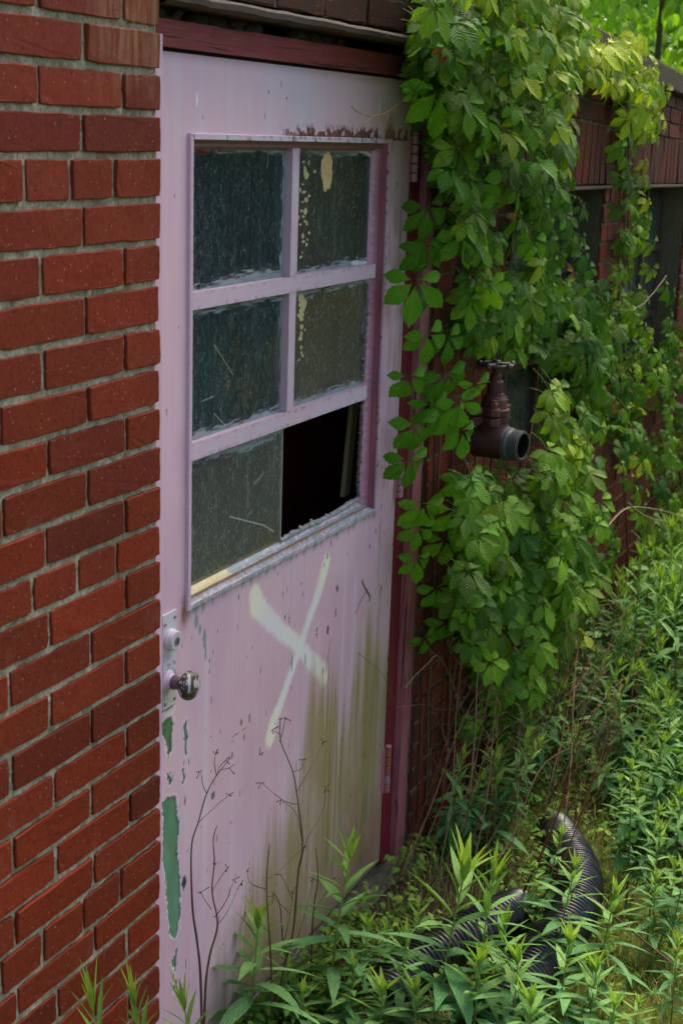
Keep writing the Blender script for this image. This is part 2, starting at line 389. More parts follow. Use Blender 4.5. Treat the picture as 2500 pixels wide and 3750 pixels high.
# ------------------------------------------------------------------ brickwork
def add_brick(mb,x0,x1,z0,z1,y,col,depth=.1,r=None,tilt=.001,nx=9,nz=5,rough=.0007):
    r=r or rnd
    X=lambda s:x0+(x1-x0)*s; Zz=lambda s:z0+(z1-z0)*s
    per=[(s,0) for s in np.linspace(0,1,nx)[:-1]]+[(1,s) for s in np.linspace(0,1,nz)[:-1]]+[(s,1) for s in np.linspace(1,0,nx)[:-1]]+[(0,s) for s in np.linspace(1,0,nz)[:-1]]
    per=np.array(per); n=len(per)
    j=np.array([[r.gauss(0,rough),r.gauss(0,rough)] for _ in range(n)])
    # rounded corners
    px=X(per[:,0])+j[:,0]; pz=Zz(per[:,1])+j[:,1]
    cx,cz=(x0+x1)/2,(z0+z1)/2
    corner=((per[:,0]%1==0)&(per[:,1]%1==0)); px=np.where(corner,px+np.sign(cx-px)*.0012,px); pz=np.where(corner,pz+np.sign(cz-pz)*.0012,pz)
    ty=r.gauss(0,tilt); tx=r.gauss(0,tilt)
    def yo(qx,qz,o): return y+o+ty*(qz-cz)/.03*.5+tx*(qx-cx)/.1
    rings=[]
    for ins,o in ((0,depth),(0,.0020),(.0006,.0005),(.0019,0.0)):
        qx=px+np.sign(cx-px)*np.minimum(ins,abs(cx-px)); qz=pz+np.sign(cz-pz)*np.minimum(ins,abs(cz-pz))
        if o==0.0: oy=np.array([r.gauss(0,.0002) for _ in range(n)])
        else: oy=np.zeros(n)
        rings.append(np.stack([qx,yo(qx,qz,o)+oy,qz],1))
    v=np.vstack(rings); i=np.arange(3*n); a=i//n; k=i%n; k2=(k+1)%n
    f=np.stack([a*n+k,a*n+k2,(a+1)*n+k2,(a+1)*n+k],1)
    mb.add(v,f,col); mb.add(rings[-1],[list(range(n))],col)

Z_ROWS=[2.0568,1.9897,1.9241,1.8569,1.7850,1.7150,1.6453,1.5735,1.5016,1.4330,1.3644,1.2923,1.2207,1.1542,1.0842,1.0153,.9439,.8708,.8046,.7361,.6696,.6004,.5285,.4662,.4002,.3346,.2639,.2021]
while Z_ROWS[-1]>-.3: Z_ROWS.append(Z_ROWS[-1]-.067)
Z_ROWS=[2.0568+.0672*k for k in (3,2,1)]+Z_ROWS          # three more courses above the photo's first bed joint
def brick_col(base,var,r):
    k=r.random(); c=np.array(base,float)
    if k<.20: c=c*np.array([.80,.80,.90])
    elif k<.42: c=c*np.array([1.12,1.0,.85])
    elif k<.47: c=c*np.array([.66,.74,.9])
    return np.clip(c*(1+r.gauss(0,var)),0,1)
# left wall
wall=thing('brick_wall','clean red brick wall with pale gritty mortar, left of the pink door','wall',(-.8,-.03,-.12))
mb=MB(); yL=-.03; XC=-.058; base=L(121,48,27)
for i in range(len(Z_ROWS)-1):
    z1,z0=Z_ROWS[i],Z_ROWS[i+1]; n=i-2                    # n = photo row number
    j=.0055+rnd.gauss(0,.0006)
    if n>0 and n%9==4: pitch,first=.1135,.131
    elif n%2==1: pitch,first=.2175,.2165
    else: pitch,first=.2175,.108
    x=XC+rnd.gauss(0,.0008); w_=first+rnd.gauss(0,.003)
    while x>-2.2:
        nx_=x-w_
        add_brick(mb,nx_+.0055+rnd.gauss(0,.0008),x,z0+j,z1-.0055,yL+rnd.gauss(0,.0007),brick_col(base,.06,rnd),r=rnd)
        x=nx_-.0045; w_=pitch-.0045+rnd.gauss(0,.0015)
mb.build('bricks',MAT['brick'],wall)
def mortar_sheet(x0,x1,z0,z1,y,amp=.0016,step=.008,seed=3):
    nu=int((x1-x0)/step)+2; nv=int((z1-z0)/step)+2
    xs=np.linspace(x0,x1,nu); zs=np.linspace(z0,z1,nv); Xg,Zg=np.meshgrid(xs,zs)
    Yg=y+(fbm(Xg*90,Zg*90,seed,2)-.5)*2*amp+(vnoise(Xg*9,Zg*9,seed+5)-.5)*.003
    return np.stack([Xg,Yg,Zg],-1).reshape(-1,3),grid_faces(nu,nv)
mb=MB(); v,f=mortar_sheet(-2.2,XC-.006,Z_ROWS[-1],Z_ROWS[0],yL+.0052); mb.add(v,f)
add_box(mb,-2.2,XC-.008,yL+.012,.12,Z_ROWS[-1]-.01,Z_ROWS[0],bev=0)
mb.build('mortar_bed',MAT['mortar'],wall)
rebase(wall)

# right-hand wall: door surround, windows, roof edge
XR=1.222
wall2=thing('brick_wall','long dark weathered brick wall with windows, right of the pink door','wall',(3.6,-.03,-.12))
OPEN=[(1.75,2.74,.90,1.768),(3.10,4.05,.90,1.768),(4.41,5.36,.90,1.768),(5.72,6.67,.90,1.768)]
def sag(v):
    v=v.copy(); k=np.interp(v[:,2],[1.6,1.76,1.97,2.26],[0,.013,.033,.070]); v[:,2]-=k*np.clip(v[:,0]-2.3,0,2.2); return v
rows=[]; z=1.768
zl=[1.768-.0675*k for k in range(28)]
r2=random.Random(5); mb=MB(); base2=L(118,52,36)
def bcol2(): 
    c=brick_col(base2,.12,r2); return c
def put(mb,x0,x1,z0,z1,col=None,r=r2):
    if x1-x0<.012: return
    c_=bcol2() if col is None else col
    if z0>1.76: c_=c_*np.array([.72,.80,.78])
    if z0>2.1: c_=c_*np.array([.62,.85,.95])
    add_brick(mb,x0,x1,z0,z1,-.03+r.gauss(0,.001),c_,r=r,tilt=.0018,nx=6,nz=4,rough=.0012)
for i in range(len(zl)-1):
    z1,z0=zl[i]-.005,zl[i+1]+.005; x=XR; first=True
    off=.105 if i%2 else .2
    while x<8.0:
        w_=off if first else .1975+r2.gauss(0,.002); first=False
        a,b=x+.0045,x+w_-.0045; segs=[(a,b)]
        for (o0,o1,oz0,oz1) in OPEN:
            if z1>oz0-.0 and z0<oz1:
                ns=[]
                for s0,s1 in segs:
                    if s1<=o0 or s0>=o1: ns.append((s0,s1))
                    else:
                        if s0<o0: ns.append((s0,o0))
                        if s1>o1: ns.append((o1,s1))
                segs=ns
        for s0,s1 in segs: put(mb,s0,s1,z0,z1)
        x+=w_
# soldier courses over the openings, ordinary courses between; two header courses; above
def solid(x0,x1,z0,z1,pitch,rowh):
    z=z0
    k=0
    while z<z1-.02:
        x=x0-(pitch/2 if k%2 else 0)
        while x<x1:
            put(mb,max(x,x0)+.004,min(x+pitch,x1)-.004,z+.004,z+rowh-.004); x+=pitch
        z+=rowh;k+=1
SX=[XR]+[q for o in OPEN for q in (o[0]-.02,o[1]+.02)]+[8.0]
for i in range(len(SX)-1):
    if i%2==0: solid(SX[i],SX[i+1],1.768,1.971,.2,.0677)
    else:
        x=SX[i]
        while x<SX[i+1]-.01:
            c=bcol2()*r2.choice([.8,1.,1.15,1.3]); w_=min(.0655,SX[i+1]-x)
            put(mb,x+.0035,x+w_-.0035,1.772,1.967,c); x+=.0655
x=XR
for zz in (1.971,2.0387): solid(XR,8.0,zz,zz+.0677,.1975,.0677)
solid(XC,1.30,2.1235,2.26,.2025,.0672)                # courses carried by the steel angle over the door
solid(1.30,8.0,2.1064,2.17,.1975,.0640)
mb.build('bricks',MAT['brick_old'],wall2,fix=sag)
mb=MB()
# mortar sheets between the openings
def msheet(x0,x1,z0,z1):
    v,f=mortar_sheet(x0,x1,z0,z1,-.0245,.0018,.012,9); mb.add(v,f)
    add_box(mb,x0,x1,-.019,.075,z0,z1,bev=0)
XS=[XR+.004]+[q for o in OPEN for q in (o[0]+.003,o[1]-.003)]+[8.0]
for i in range(0,len(XS),2):
    msheet(XS[i] if i==0 else XS[i]+0, XS[i+1],.90,1.768)
msheet(XR+.004,8.0,-.3,.90); msheet(XR+.004,8.0,1.77,2.165); msheet(XC+.004,XR+.2,2.127,2.255)
mb.build('mortar_bed',MAT['mortar_old'],wall2,fix=sag)
# steel lintels
mb=MB()
for (o0,o1,_,oz) in OPEN: add_box(mb,o0-.04,o1+.04,-.040,.02,oz-.012,oz-.001,L(70,62,52),.002)
mb.build('steel_lintel',MAT['rust'],wall2,fix=sag)
mb=MB(); ang=[]
n=60
xs=np.linspace(XC+.002,1.27,n)
prof=[(.055,2.120),(-.028,2.118),(-.040,2.120),(-.046,2.114),(-.044,2.104),(-.034,2.099),(.055,2.099)]
vv=[]
for i,x in enumerate(xs):
    for (py,pz) in prof: vv.append((x,py+.0012*(vnoise(np.array(x*40.),np.array(pz*50.),4)-.5),pz+.003*(vnoise(np.array(x*25.),np.array(py*60.),8)-.5)))
f=[]
k=len(prof)
for i in range(n-1):
    for j in range(k-1): f.append([i*k+j,i*k+j+1,(i+1)*k+j+1,(i+1)*k+j])
mb.add(vv,f,L(62,48,34)); mb.build('door_lintel',MAT['rust'],wall2)
# rough mortar lumps in the dark slot between lintel and door head
rr=random.Random(3); x=XC
while x<1.2:
    mb=MB()
    w_=rr.uniform(.03,.08)
    if rr.random()<.72:
        bm=bmesh.new(); bmesh.ops.create_icosphere(bm,subdivisions=2,radius=1)
        v=np.array([q.co[:] for q in bm.verts]); f=[[q.index for q in p.verts] for p in bm.faces]; bm.free()
        v=v*(1+.18*rng.standard_normal((len(v),1)))*np.array([w_*.5,.02,.016])+np.array([x+w_/2,.028,2.085]); mb.add(v,f,L(120,115,80)); mb.build('mortar_lump',MAT['mortar_old'],wall2)
    x+=w_
# coping
mb=MB(); x=1.32
while x<8.05:
    add_box(mb,x+.003,x+.80,-.058,.26,2.172,2.262,L(150,140,130),.006); x+=.805
mb.build('coping',MAT['concrete'],wall2,fix=sag)
mb=MB(); add_box(mb,XC,1.315,-.045,.26,2.262,2.34,L(150,140,130),.006); mb.build('coping',MAT['concrete'],wall2)
# brick sills
for (o0,o1,oz0,_) in OPEN:
    mb=MB(); x=o0
    while x<o1-.02:
        add_brick(mb,x+.003,min(x+.0655,o1)-.003,oz0-.055,oz0+.006,-.05+r2.gauss(0,.001),bcol2(),depth=.12,r=r2,nx=4,nz=4); x+=.066
    mb.build('sill',MAT['brick_old'],wall2)
# windows
glassdark=L(38,52,54)
for wi,(o0,o1,oz0,oz1) in enumerate(OPEN):
    mb=MB(); yw=.072; c=L(74,62,48)
    for x in (o0+.012,(o0*2+o1)/3,(o0+2*o1)/3,o1-.012): add_box(mb,x-.014,x+.014,yw-.012,yw+.02,oz0,oz1,c,.002)
    for z in (oz0+.012,oz0+.30,oz0+.58,oz1-.03): add_box(mb,o0,o1,yw-.010,yw+.018,z-.013,z+.013,c,.002)
    fr=mb.build('window',MAT['metalpaint'],wall2)
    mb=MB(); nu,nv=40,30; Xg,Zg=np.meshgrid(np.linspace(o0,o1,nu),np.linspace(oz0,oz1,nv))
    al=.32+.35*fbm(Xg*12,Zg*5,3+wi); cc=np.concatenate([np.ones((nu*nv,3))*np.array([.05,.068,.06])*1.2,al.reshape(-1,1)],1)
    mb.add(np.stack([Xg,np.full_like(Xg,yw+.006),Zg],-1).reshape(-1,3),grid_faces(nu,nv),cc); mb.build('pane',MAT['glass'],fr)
# flat roof deck and inner shell keep the rooms dark
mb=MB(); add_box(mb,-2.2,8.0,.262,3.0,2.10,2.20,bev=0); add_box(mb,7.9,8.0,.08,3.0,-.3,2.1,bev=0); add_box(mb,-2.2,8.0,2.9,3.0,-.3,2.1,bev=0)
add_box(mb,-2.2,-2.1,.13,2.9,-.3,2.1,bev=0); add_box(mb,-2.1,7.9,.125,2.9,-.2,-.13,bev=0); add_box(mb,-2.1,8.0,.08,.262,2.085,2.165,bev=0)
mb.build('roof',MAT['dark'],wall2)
rebase(wall2)

# ------------------------------------------------------------------ door
WX0,WX1,WZ0,WZ1=.0768,.9585,1.0095,1.8945
door=thing('door','weathered pink steel door with a six-pane window and a sprayed pale X','door',(1.09,0,0))
DX0,DX1,DZ=-.008,1.0855,2.027
nu,nv=439,812
xs=np.linspace(DX0,DX1,nu); zs=np.linspace(0.0,DZ,nv); X,Z=np.meshgrid(xs,zs)
pink=L(216,179,190)*1.0
col=np.ones(X.shape+(3,))*pink
def blend(col,m,c): return col*(1-m[...,None])+np.asarray(c)*m[...,None]
vs=fbm(X*45,Z*2.0,1); vs2=fbm(X*120,Z*3.5,2); bl=fbm(X*5,Z*3.2,3)
col=blend(col,sstep(.45,.8,vs)*.30,L(214,202,214)); col=blend(col,sstep(.5,.8,vs2)*.18,L(186,150,176))
col=blend(col,sstep(.45,.75,bl)*.45,L(196,150,178))
# deeper mauve in the middle of the lower half, chalky blue film in the middle of the top rail
md=np.exp(-((X-.52)/.30)**2-((Z-.70)/.22)**2); col=blend(col,np.clip(md*(.35+.9*fbm(X*6+Z*4,Z*3,5)),0,1)*.42,L(190,128,146))
tp=np.exp(-((X-.50)/.16)**2-((Z-1.97)/.10)**2); col=blend(col,np.clip(tp*(.2+1.2*fbm(X*40,Z*5,6)),0,1)*.5,L(176,188,200))
col=blend(col,sstep(1.88,2.02,Z)*.25,L(190,172,194))
# vertical runs of pale wash
for xc,wd,zt,zb,a in ((.30,.006,2.0,1.9,.5),(.62,.008,1.99,1.9,.4),(.16,.01,.95,.3,.3),(.27,.006,.7,.2,.3),(.80,.006,.98,.6,.35),(.86,.010,.92,.55,.3)):
    m=np.exp(-((X-xc)/wd)**2)*sstep(zb,zb+.08,Z)*(1-sstep(zt-.08,zt,Z))*a; col=blend(col,m,L(222,216,222))
# sprayed X
def stroke(pts,rad,soft,c1,c2,seed,col):
    d,p=seg_dist(X,Z,pts); r=np.interp(p,np.linspace(0,1,len(rad)),rad)*(1+.10*(fbm(X*40,Z*40,seed)-.5))
    nz=(rng.random(X.shape)-.5)*.009+(fbm(X*120,Z*60,seed+3)-.5)*.006
    m=1-sstep(r-soft,r+soft,d+nz); heavy=np.interp(p,np.linspace(0,1,9),[1,.95,.35,.15,.45,.2,.3,.8,1])
    c=c1*(1-heavy[...,None])+c2*heavy[...,None]
    return col*(1-(m*.97)[...,None])+c*(m*.97)[...,None]
white=L(222,216,222); cream=L(234,231,204)
S1=[(.3549,.9622),(.3644,.9378),(.4119,.8973),(.4823,.842),(.566,.7856),(.6237,.7311),(.6885,.6828),(.7006,.6588)]
S2=[(.6965,.9493),(.6825,.9268),(.6597,.8855),(.6174,.836),(.5803,.7929),(.5576,.7623),(.5258,.7257),(.4855,.6761),(.4498,.6421),(.4374,.6092)]
col=stroke(S1,[.024,.028,.024,.021,.019,.019,.021,.023,.020],.007,white,cream,31,col)
col=stroke(S2,[.018,.0185,.0165,.0135,.0150,.0145,.0150,.018,.022],.006,white,cream,37,col)
# algae and rain streaks, lower right
ztop=np.interp(X,[.0,.15,.30,.42,.52,.60,.66,.80,.93,1.0,1.09],[-.05,.06,.20,.34,.42,.50,.62,.58,.66,.62,.58])
cn=fbm(X*26,Z*.35,9,5)-.5; cn2=fbm(X*95,Z*.6,10,3)-.5
g=1-sstep(-.16,.07,Z-ztop-.42*cn-.20*cn2); st=np.clip(fbm(X*55,Z*1.1,10)*1.5-.3,0,1)
col=blend(col,np.clip(g*(.50+.75*st)*sstep(.12,.35,X)*(.72+.6*fbm(X*14,Z*9,113)),0,.94),L(152,130,84))
col=blend(col,np.clip(g*sstep(.52,.80,fbm(X*80,Z*1.5,12))*.85*sstep(.2,.5,X),0,1),L(126,118,44))
for xc,wd,zt,zb,a in ((.957,.0135,.80,.02,.8),(.704,.006,.672,.46,.85),(.742,.006,.60,.42,.5),(.79,.005,.58,.40,.45),(.87,.008,.62,.2,.45),(.64,.008,.40,.12,.4),(1.02,.008,.72,.3,.4)):
    xx=xc+.012*(.5-Z)*(1 if xc>.9 else .2)
    m=np.exp(-((X-xx)/wd)**2)*sstep(zb,zb+.05,Z)*(1-sstep(zt-.14,zt,Z))*a*(.55+.8*fbm(X*100,Z*6,13)); col=blend(col,np.clip(m,0,.9),L(140,134,36))
low=(1-sstep(.02,.36,Z+.12*fbm(X*14,Z*4,14)))
col=blend(col,low*np.clip(fbm(X*30,Z*3,15)*1.3-.1,0,1)*.55,L(132,128,78))
br=(1-sstep(.05,.36,Z+.10*fbm(X*20,Z*6,16)))*sstep(.66,.95,X); col=blend(col,np.clip(br*(.3+fbm(X*18,Z*6,17)),0,1)*.75,L(134,70,68))
gr=sstep(.62,.72,fbm(X*40,Z*9,18))*(1-sstep(.10,.40,Z))*sstep(.5,.9,X); col=blend(col,gr*.6,L(84,104,80))
# brownish creeper shade painted in beside the hinges; paint rubbed red by the hinge edge
col=blend(col,sstep(.99,1.08,X)*.30*sstep(.75,1.0,Z),L(176,150,142))
rb=sstep(.63,.70,fbm(X*70,Z*8,19))*sstep(.88,1.04,X)*sstep(.55,.8,Z)*(1-sstep(1.7,1.9,Z)); col=blend(col,rb*.6,L(158,92,96))
# stray chips and nicks
dy=np.zeros(X.shape)
r3=random.Random(21)
def chip(xc,zc,wx,wz,c,dep=.0006):
    global col
    ix0=max(0,int((xc-3*wx-DX0)/(DX1-DX0)*(nu-1))); ix1=min(nu,int((xc+3*wx-DX0)/(DX1-DX0)*(nu-1))+2)
    iz0=max(0,int((zc-3*wz)/DZ*(nv-1))); iz1=min(nv,int((zc+3*wz)/DZ*(nv-1))+2)
    if ix1<=ix0 or iz1<=iz0: return
    xx=X[iz0:iz1,ix0:ix1]; zz=Z[iz0:iz1,ix0:ix1]
    d=((xx-xc)/wx)**2+((zz-zc)/wz)**2+(fbm(xx*300,zz*200,int(xc*9999)%97)-.5)*1.2
    m=1-sstep(.6,1.1,d); sub=col[iz0:iz1,ix0:ix1]; col[iz0:iz1,ix0:ix1]=sub*(1-m[...,None])+np.asarray(c)*m[...,None]
    dy[iz0:iz1,ix0:ix1]=np.maximum(dy[iz0:iz1,ix0:ix1],m*dep)
dk=[L(60,44,42),L(92,60,58),L(110,112,108),L(120,70,74),L(80,70,60)]
for _ in range(210):
    x=1.085*(1-r3.random()**2.0) if r3.random()<.6 else r3.uniform(0,1.08); z=r3.uniform(.02,1.0) if r3.random()<.75 else r3.uniform(1.0,2.0)
    chip(x,z,r3.uniform(.0012,.0026),r3.uniform(.002,.009)*(1 if r3.random()<.8 else 1.6),dk[r3.randrange(5)]*r3.uniform(.8,1.8))
gy=L(126,146,142)
for x,z,wx,wz,c in ((.118,.975,.008,.016,gy),(.132,.955,.006,.010,gy),(.150,.93,.007,.022,gy),(.155,.90,.004,.02,gy),(.533,.752,.005,.020,gy),(.60,.738,.004,.016,gy),(.76,.865,.004,.010,dk[0]),(.715,.775,.006,.012,L(50,26,30)),(.655,.795,.004,.006,L(96,70,52)),(.655,.783,.004,.005,L(96,70,52)),(.70,.96,.003,.008,dk[0]),
    (.305,.695,.006,.008,L(128,100,74)),(.315,.675,.010,.002,L(128,100,74)),(.28,.675,.014,.0022,L(128,100,74)),(.34,.690,.003,.012,L(110,84,64)),(.318,.655,.003,.009,L(110,84,64)),(.39,.595,.003,.013,L(118,92,66)),(.40,.585,.010,.003,L(118,92,66)),(.078,.43,.009,.016,L(46,34,30)),(.19,.575,.008,.010,L(90,88,84)),(.08,.61,.003,.012,L(120,50,60))):
    chip(x,z,wx,wz,c,.0008)
for pts,c,w_ in (([(.9016,.8457),(.9148,.8268),(.9341,.8086),(.9535,.7903),(.9514,.7805)],L(84,70,50),.0035),([(.9278,.813),(.8945,.7943),(.8706,.7707)],L(72,58,52),.0016),([(.735,.745),(.72,.71),(.708,.672)],L(120,96,96),.0014)):
    d,_=seg_dist(X,Z,pts); m=1-sstep(w_*.7,w_*1.4,d+(fbm(X*300,Z*300,41)-.5)*.003); col=blend(col,m,c); dy=np.maximum(dy,m*.0008)
# peeled patches that bare old green paint
G2=[(-.0055,.6454),(.0105,.648),(.0361,.6383),(.0479,.6264),(.0528,.5967),(.0532,.541),(.0525,.5021),(.0594,.4734),(.0636,.4373),(.0629,.3947),(.064,.3711),(.0604,.3383),(.0522,.3252),(.0377,.3215),(.0256,.3453),(.0184,.372),(.0111,.4211),(.0063,.4936),(-.0007,.5246),(-.0041,.5947),(-.0009,.6313)]
G1=[(-.0057,.8087),(.033,.8142),(.0354,.7774),(.0286,.756),(.031,.7391),(.0218,.7294),(.0149,.7374),(.0057,.7702),(-.0057,.793)]
G3=[(.0523,.3078),(.0573,.2934),(.0525,.2755),(.0478,.2459),(.038,.2514),(.0331,.2747),(.0451,.2884)]
G4=[(.0805,.785),(.0875,.757),(.085,.712),(.0785,.703),(.0765,.75)]
G5=[(.072,.69),(.078,.661),(.0735,.648),(.069,.665)]
G6=[(.012,.698),(.024,.694),(.030,.678),(.024,.662),(.017,.684)]
G7=[(.044,.232),(.052,.215),(.046,.196),(.038,.218)]
for i,(g,gc) in enumerate(((G2,L(84,132,98)),(G1,L(70,104,62)),(G3,L(70,120,88)),(G4,L(76,110,88)),(G5,L(112,64,72)),(G6,L(70,104,84)),(G7,L(70,120,88)))):
    jx=X+(fbm(X*260,Z*160,50+i)-.5)*.009+(fbm(X*70,Z*55,55+i)-.5)*.016; jz=Z+(fbm(X*200,Z*200,60+i)-.5)*.008+(fbm(X*80,Z*60,65+i)-.5)*.014
    jx=jx+(fbm(X*700,Z*500,52+i)-.5)*.006; jz=jz+(fbm(X*500,Z*500,53+i)-.5)*.005; ins=in_poly(jx,jz,g); gcol=np.ones(X.shape+(3,))*gc*(.8+.45*fbm(X*60,Z*12,70+i))[...,None]
    gcol=blend(gcol,sstep(.62,.75,fbm(X*90,Z*40,80+i))*.35,L(120,80,60))
    # pale torn lip around the patch
    d,_=seg_dist(jx,jz,g+[g[0]]); lip=(~ins)&(d<.0042); col=blend(col,lip*.75,L(214,204,210))
    col=np.where(ins[...,None],gcol,col); 
    dark=ins&(d<.0026)&(jx>np.mean([q[0] for q in g])); col=blend(col,dark*.55,L(40,44,36)); dy=np.where(ins,.0016,dy); dy=np.where(lip,-.0006,dy)  # dark right rim: shadow of the peeled edge put into the colour
# torn paper-white paint under the lock plate
m=in_poly(X,Z+(fbm(X*300,Z*30,91)-.5)*.03,[(-.009,.842),(.043,.842),(.043,.812),(-.009,.822)]); col=blend(col,m*.8,L(220,208,206)); 
m2=in_poly(X,Z+(fbm(X*300,Z*30,92)-.5)*.014,[(-.009,.842),(.043,.842),(.043,.829),(-.009,.831)]); col=blend(col,m2*.8,L(140,74,66))
# rust above the top bead, bleeding corners
ru=sstep(.50,.60,fbm(X*70,Z*70,95)+.12*np.exp(-((X-.76)/.12)**2)+.25*np.exp(-(Z-WZ1)/.006))*sstep(.40,.50,X)*(1-sstep(.006,.024,Z-WZ1-.010*fbm(X*110,Z*20,96)))*(Z>WZ1-.004)
col=blend(col,np.clip(ru*1.2,0,1),L(116,60,40)); ru2=sstep(.5,.6,fbm(X*160,Z*90,97))*ru; col=blend(col,ru2*.8,L(38,22,20)); dy=np.where(ru>.5,-.0009,dy)
for cx,cz,rr_ in ((WX0,WZ0,.016),(WX1,WZ1,.022),(WX1,WZ0,.010)):
    m=np.exp(-(((X-cx)/rr_)**2+((Z-cz)/(rr_*1.8))**2))*(.4+fbm(X*160,Z*120,98)); col=blend(col,np.clip(m*1.1,0,.9),L(134,76,42))
# grey-green flaking just under the sill lip
sl=(1-sstep(.0,.018,WZ0-.002-Z-.02*(fbm(X*220,Z*8,99)-.3)))*(Z<WZ0)*(X>WX0)*(X<WX1)*sstep(.52,.60,fbm(X*150,Z*20,100)); col=blend(col,np.clip(sl,0,1)*.85,L(120,140,138))
# small bright scar near the tendril
for (a,b,c_,d_) in ((.895,1.955,.005,.018),(.108,1.952,.004,.014)): chip(a,b,c_,d_,L(232,226,214),-.0003)
Yd=dy+.0004*(fbm(X*14,Z*8,101)-.5)
v=np.stack([X,Yd,Z],-1).reshape(-1,3); F=grid_faces(nu,nv)
cx=(X[:-1,:-1]+X[1:,1:])/2; cz=(Z[:-1,:-1]+Z[1:,1:])/2
keep=~((cx>WX0+.006)&(cx<WX1-.006)&(cz>WZ0+.006)&(cz<WZ1-.006)); F=F[keep.ravel()]
mb=MB(); mb.add(v,F,col.reshape(-1,3))
add_box(mb,DX0,DX1,.002,.044,0,WZ0-.004,pink*.9,0); add_box(mb,DX0,DX1,.002,.044,WZ1+.004,DZ,pink*.9,0)
add_box(mb,DX0,WX0-.003,.002,.044,WZ0-.004,WZ1+.004,pink*.9,0); add_box(mb,WX1+.003,DX1,.002,.044,WZ0-.004,WZ1+.004,pink*.9,0)
mb.build('panel',MAT['paint'],door,smooth=True)

# window bead: flange, step, cove down to the glass. colours painted along it
maroon=L(150,88,104); pk=L(210,182,198); grey=L(150,164,162); crm=L(222,208,160); rustc=L(110,62,44); under=L(132,84,80)
YG=.021
def bead(p0,p1,inward,name,colf,wdt=.044,n=160,lipw=.011,ms=1.,me=1.):
    """straight moulding from p0 to p1 (x,z); inward = unit vector towards the glass"""
    prof=[(0,.0005),(0,-.0060),(.0010,-.0070),(lipw-.001,-.0070),(lipw,-.0058),(lipw,.001),(lipw+.007,.0045),(lipw+.009,.0035),(lipw+.012,.0035),(lipw+.013,.007),(wdt-.008,.0150),(wdt-.003,YG-.002),(wdt,YG+.001)]
    L_=math.hypot(p1[0]-p0[0],p1[1]-p0[1]); vv=[];cc=[]
    for i in range(n):
        s=i/(n-1)
        for j,(a,b) in enumerate(prof):
            # mitred corners
            t=s*L_; t=min(max(t,a*ms),L_-a*me)
            x=p0[0]+(p1[0]-p0[0])*t/L_+inward[0]*a; z=p0[1]+(p1[1]-p0[1])*t/L_+inward[1]*a
            q=float(vnoise(np.array(x*180.+j*7),np.array(z*180.+j*3),7))
            vv.append((x,b+.0005*(q-.5),z)); cc.append(colf(s,j,x,z,q))
    k=len(prof); f=[[i*k+j,i*k+j+1,(i+1)*k+j+1,(i+1)*k+j] for i in range(n-1) for j in range(k-1)]
    return np.array(vv),f,np.array(cc)
def mixc(a,b,t): return a*(1-t)+b*t
def c_top(s,j,x,z,q):
    if j<=4:
        c=mixc(pk,L(186,196,200),float(vnoise(np.array(x*22.),np.array(z*9.),3))*.8)
        if s>.42 and q>.62: c=mixc(c,rustc,.8)
        elif q>.80: c=mixc(c,rustc,.6)
        return c
    return mixc(under,L(92,70,66),q*.6) if j<9 else mixc(under,L(150,120,116),q*.5)
def c_left(s,j,x,z,q): return mixc(pk,L(196,168,186),q) if j<=4 else mixc(under,pk,.5)
def c_right(s,j,x,z,q):
    if j<=4: return mixc(pk,maroon,.15+.2*q) if q<.8 else L(104,84,90)
    if j<=9:
        return mixc(maroon,L(118,44,64),.6*float(vnoise(np.array(z*9.),np.array(j*1.),5))+.2) if q<.86 else L(90,84,88)
    return mixc(L(196,150,172),L(170,120,146),q)
def c_bot(s,j,x,z,q):
    flake=float(fbm(np.array(x*120.),np.array(j*2.3),6))
    if j<=2: return grey*.8 if flake>.45 else pk*.9
    if j<=5: return (pk if flake>.56 else grey) if q<.82 else L(150,96,60)
    if j<=8: return L(150,104,64) if q>.5 else grey*.75
    if s<.22: return mixc(crm,L(196,170,104),q*.6)
    return (pk if flake>.60 else mixc(grey,L(170,160,120),.5*(q>.75))) 
tr=MB()
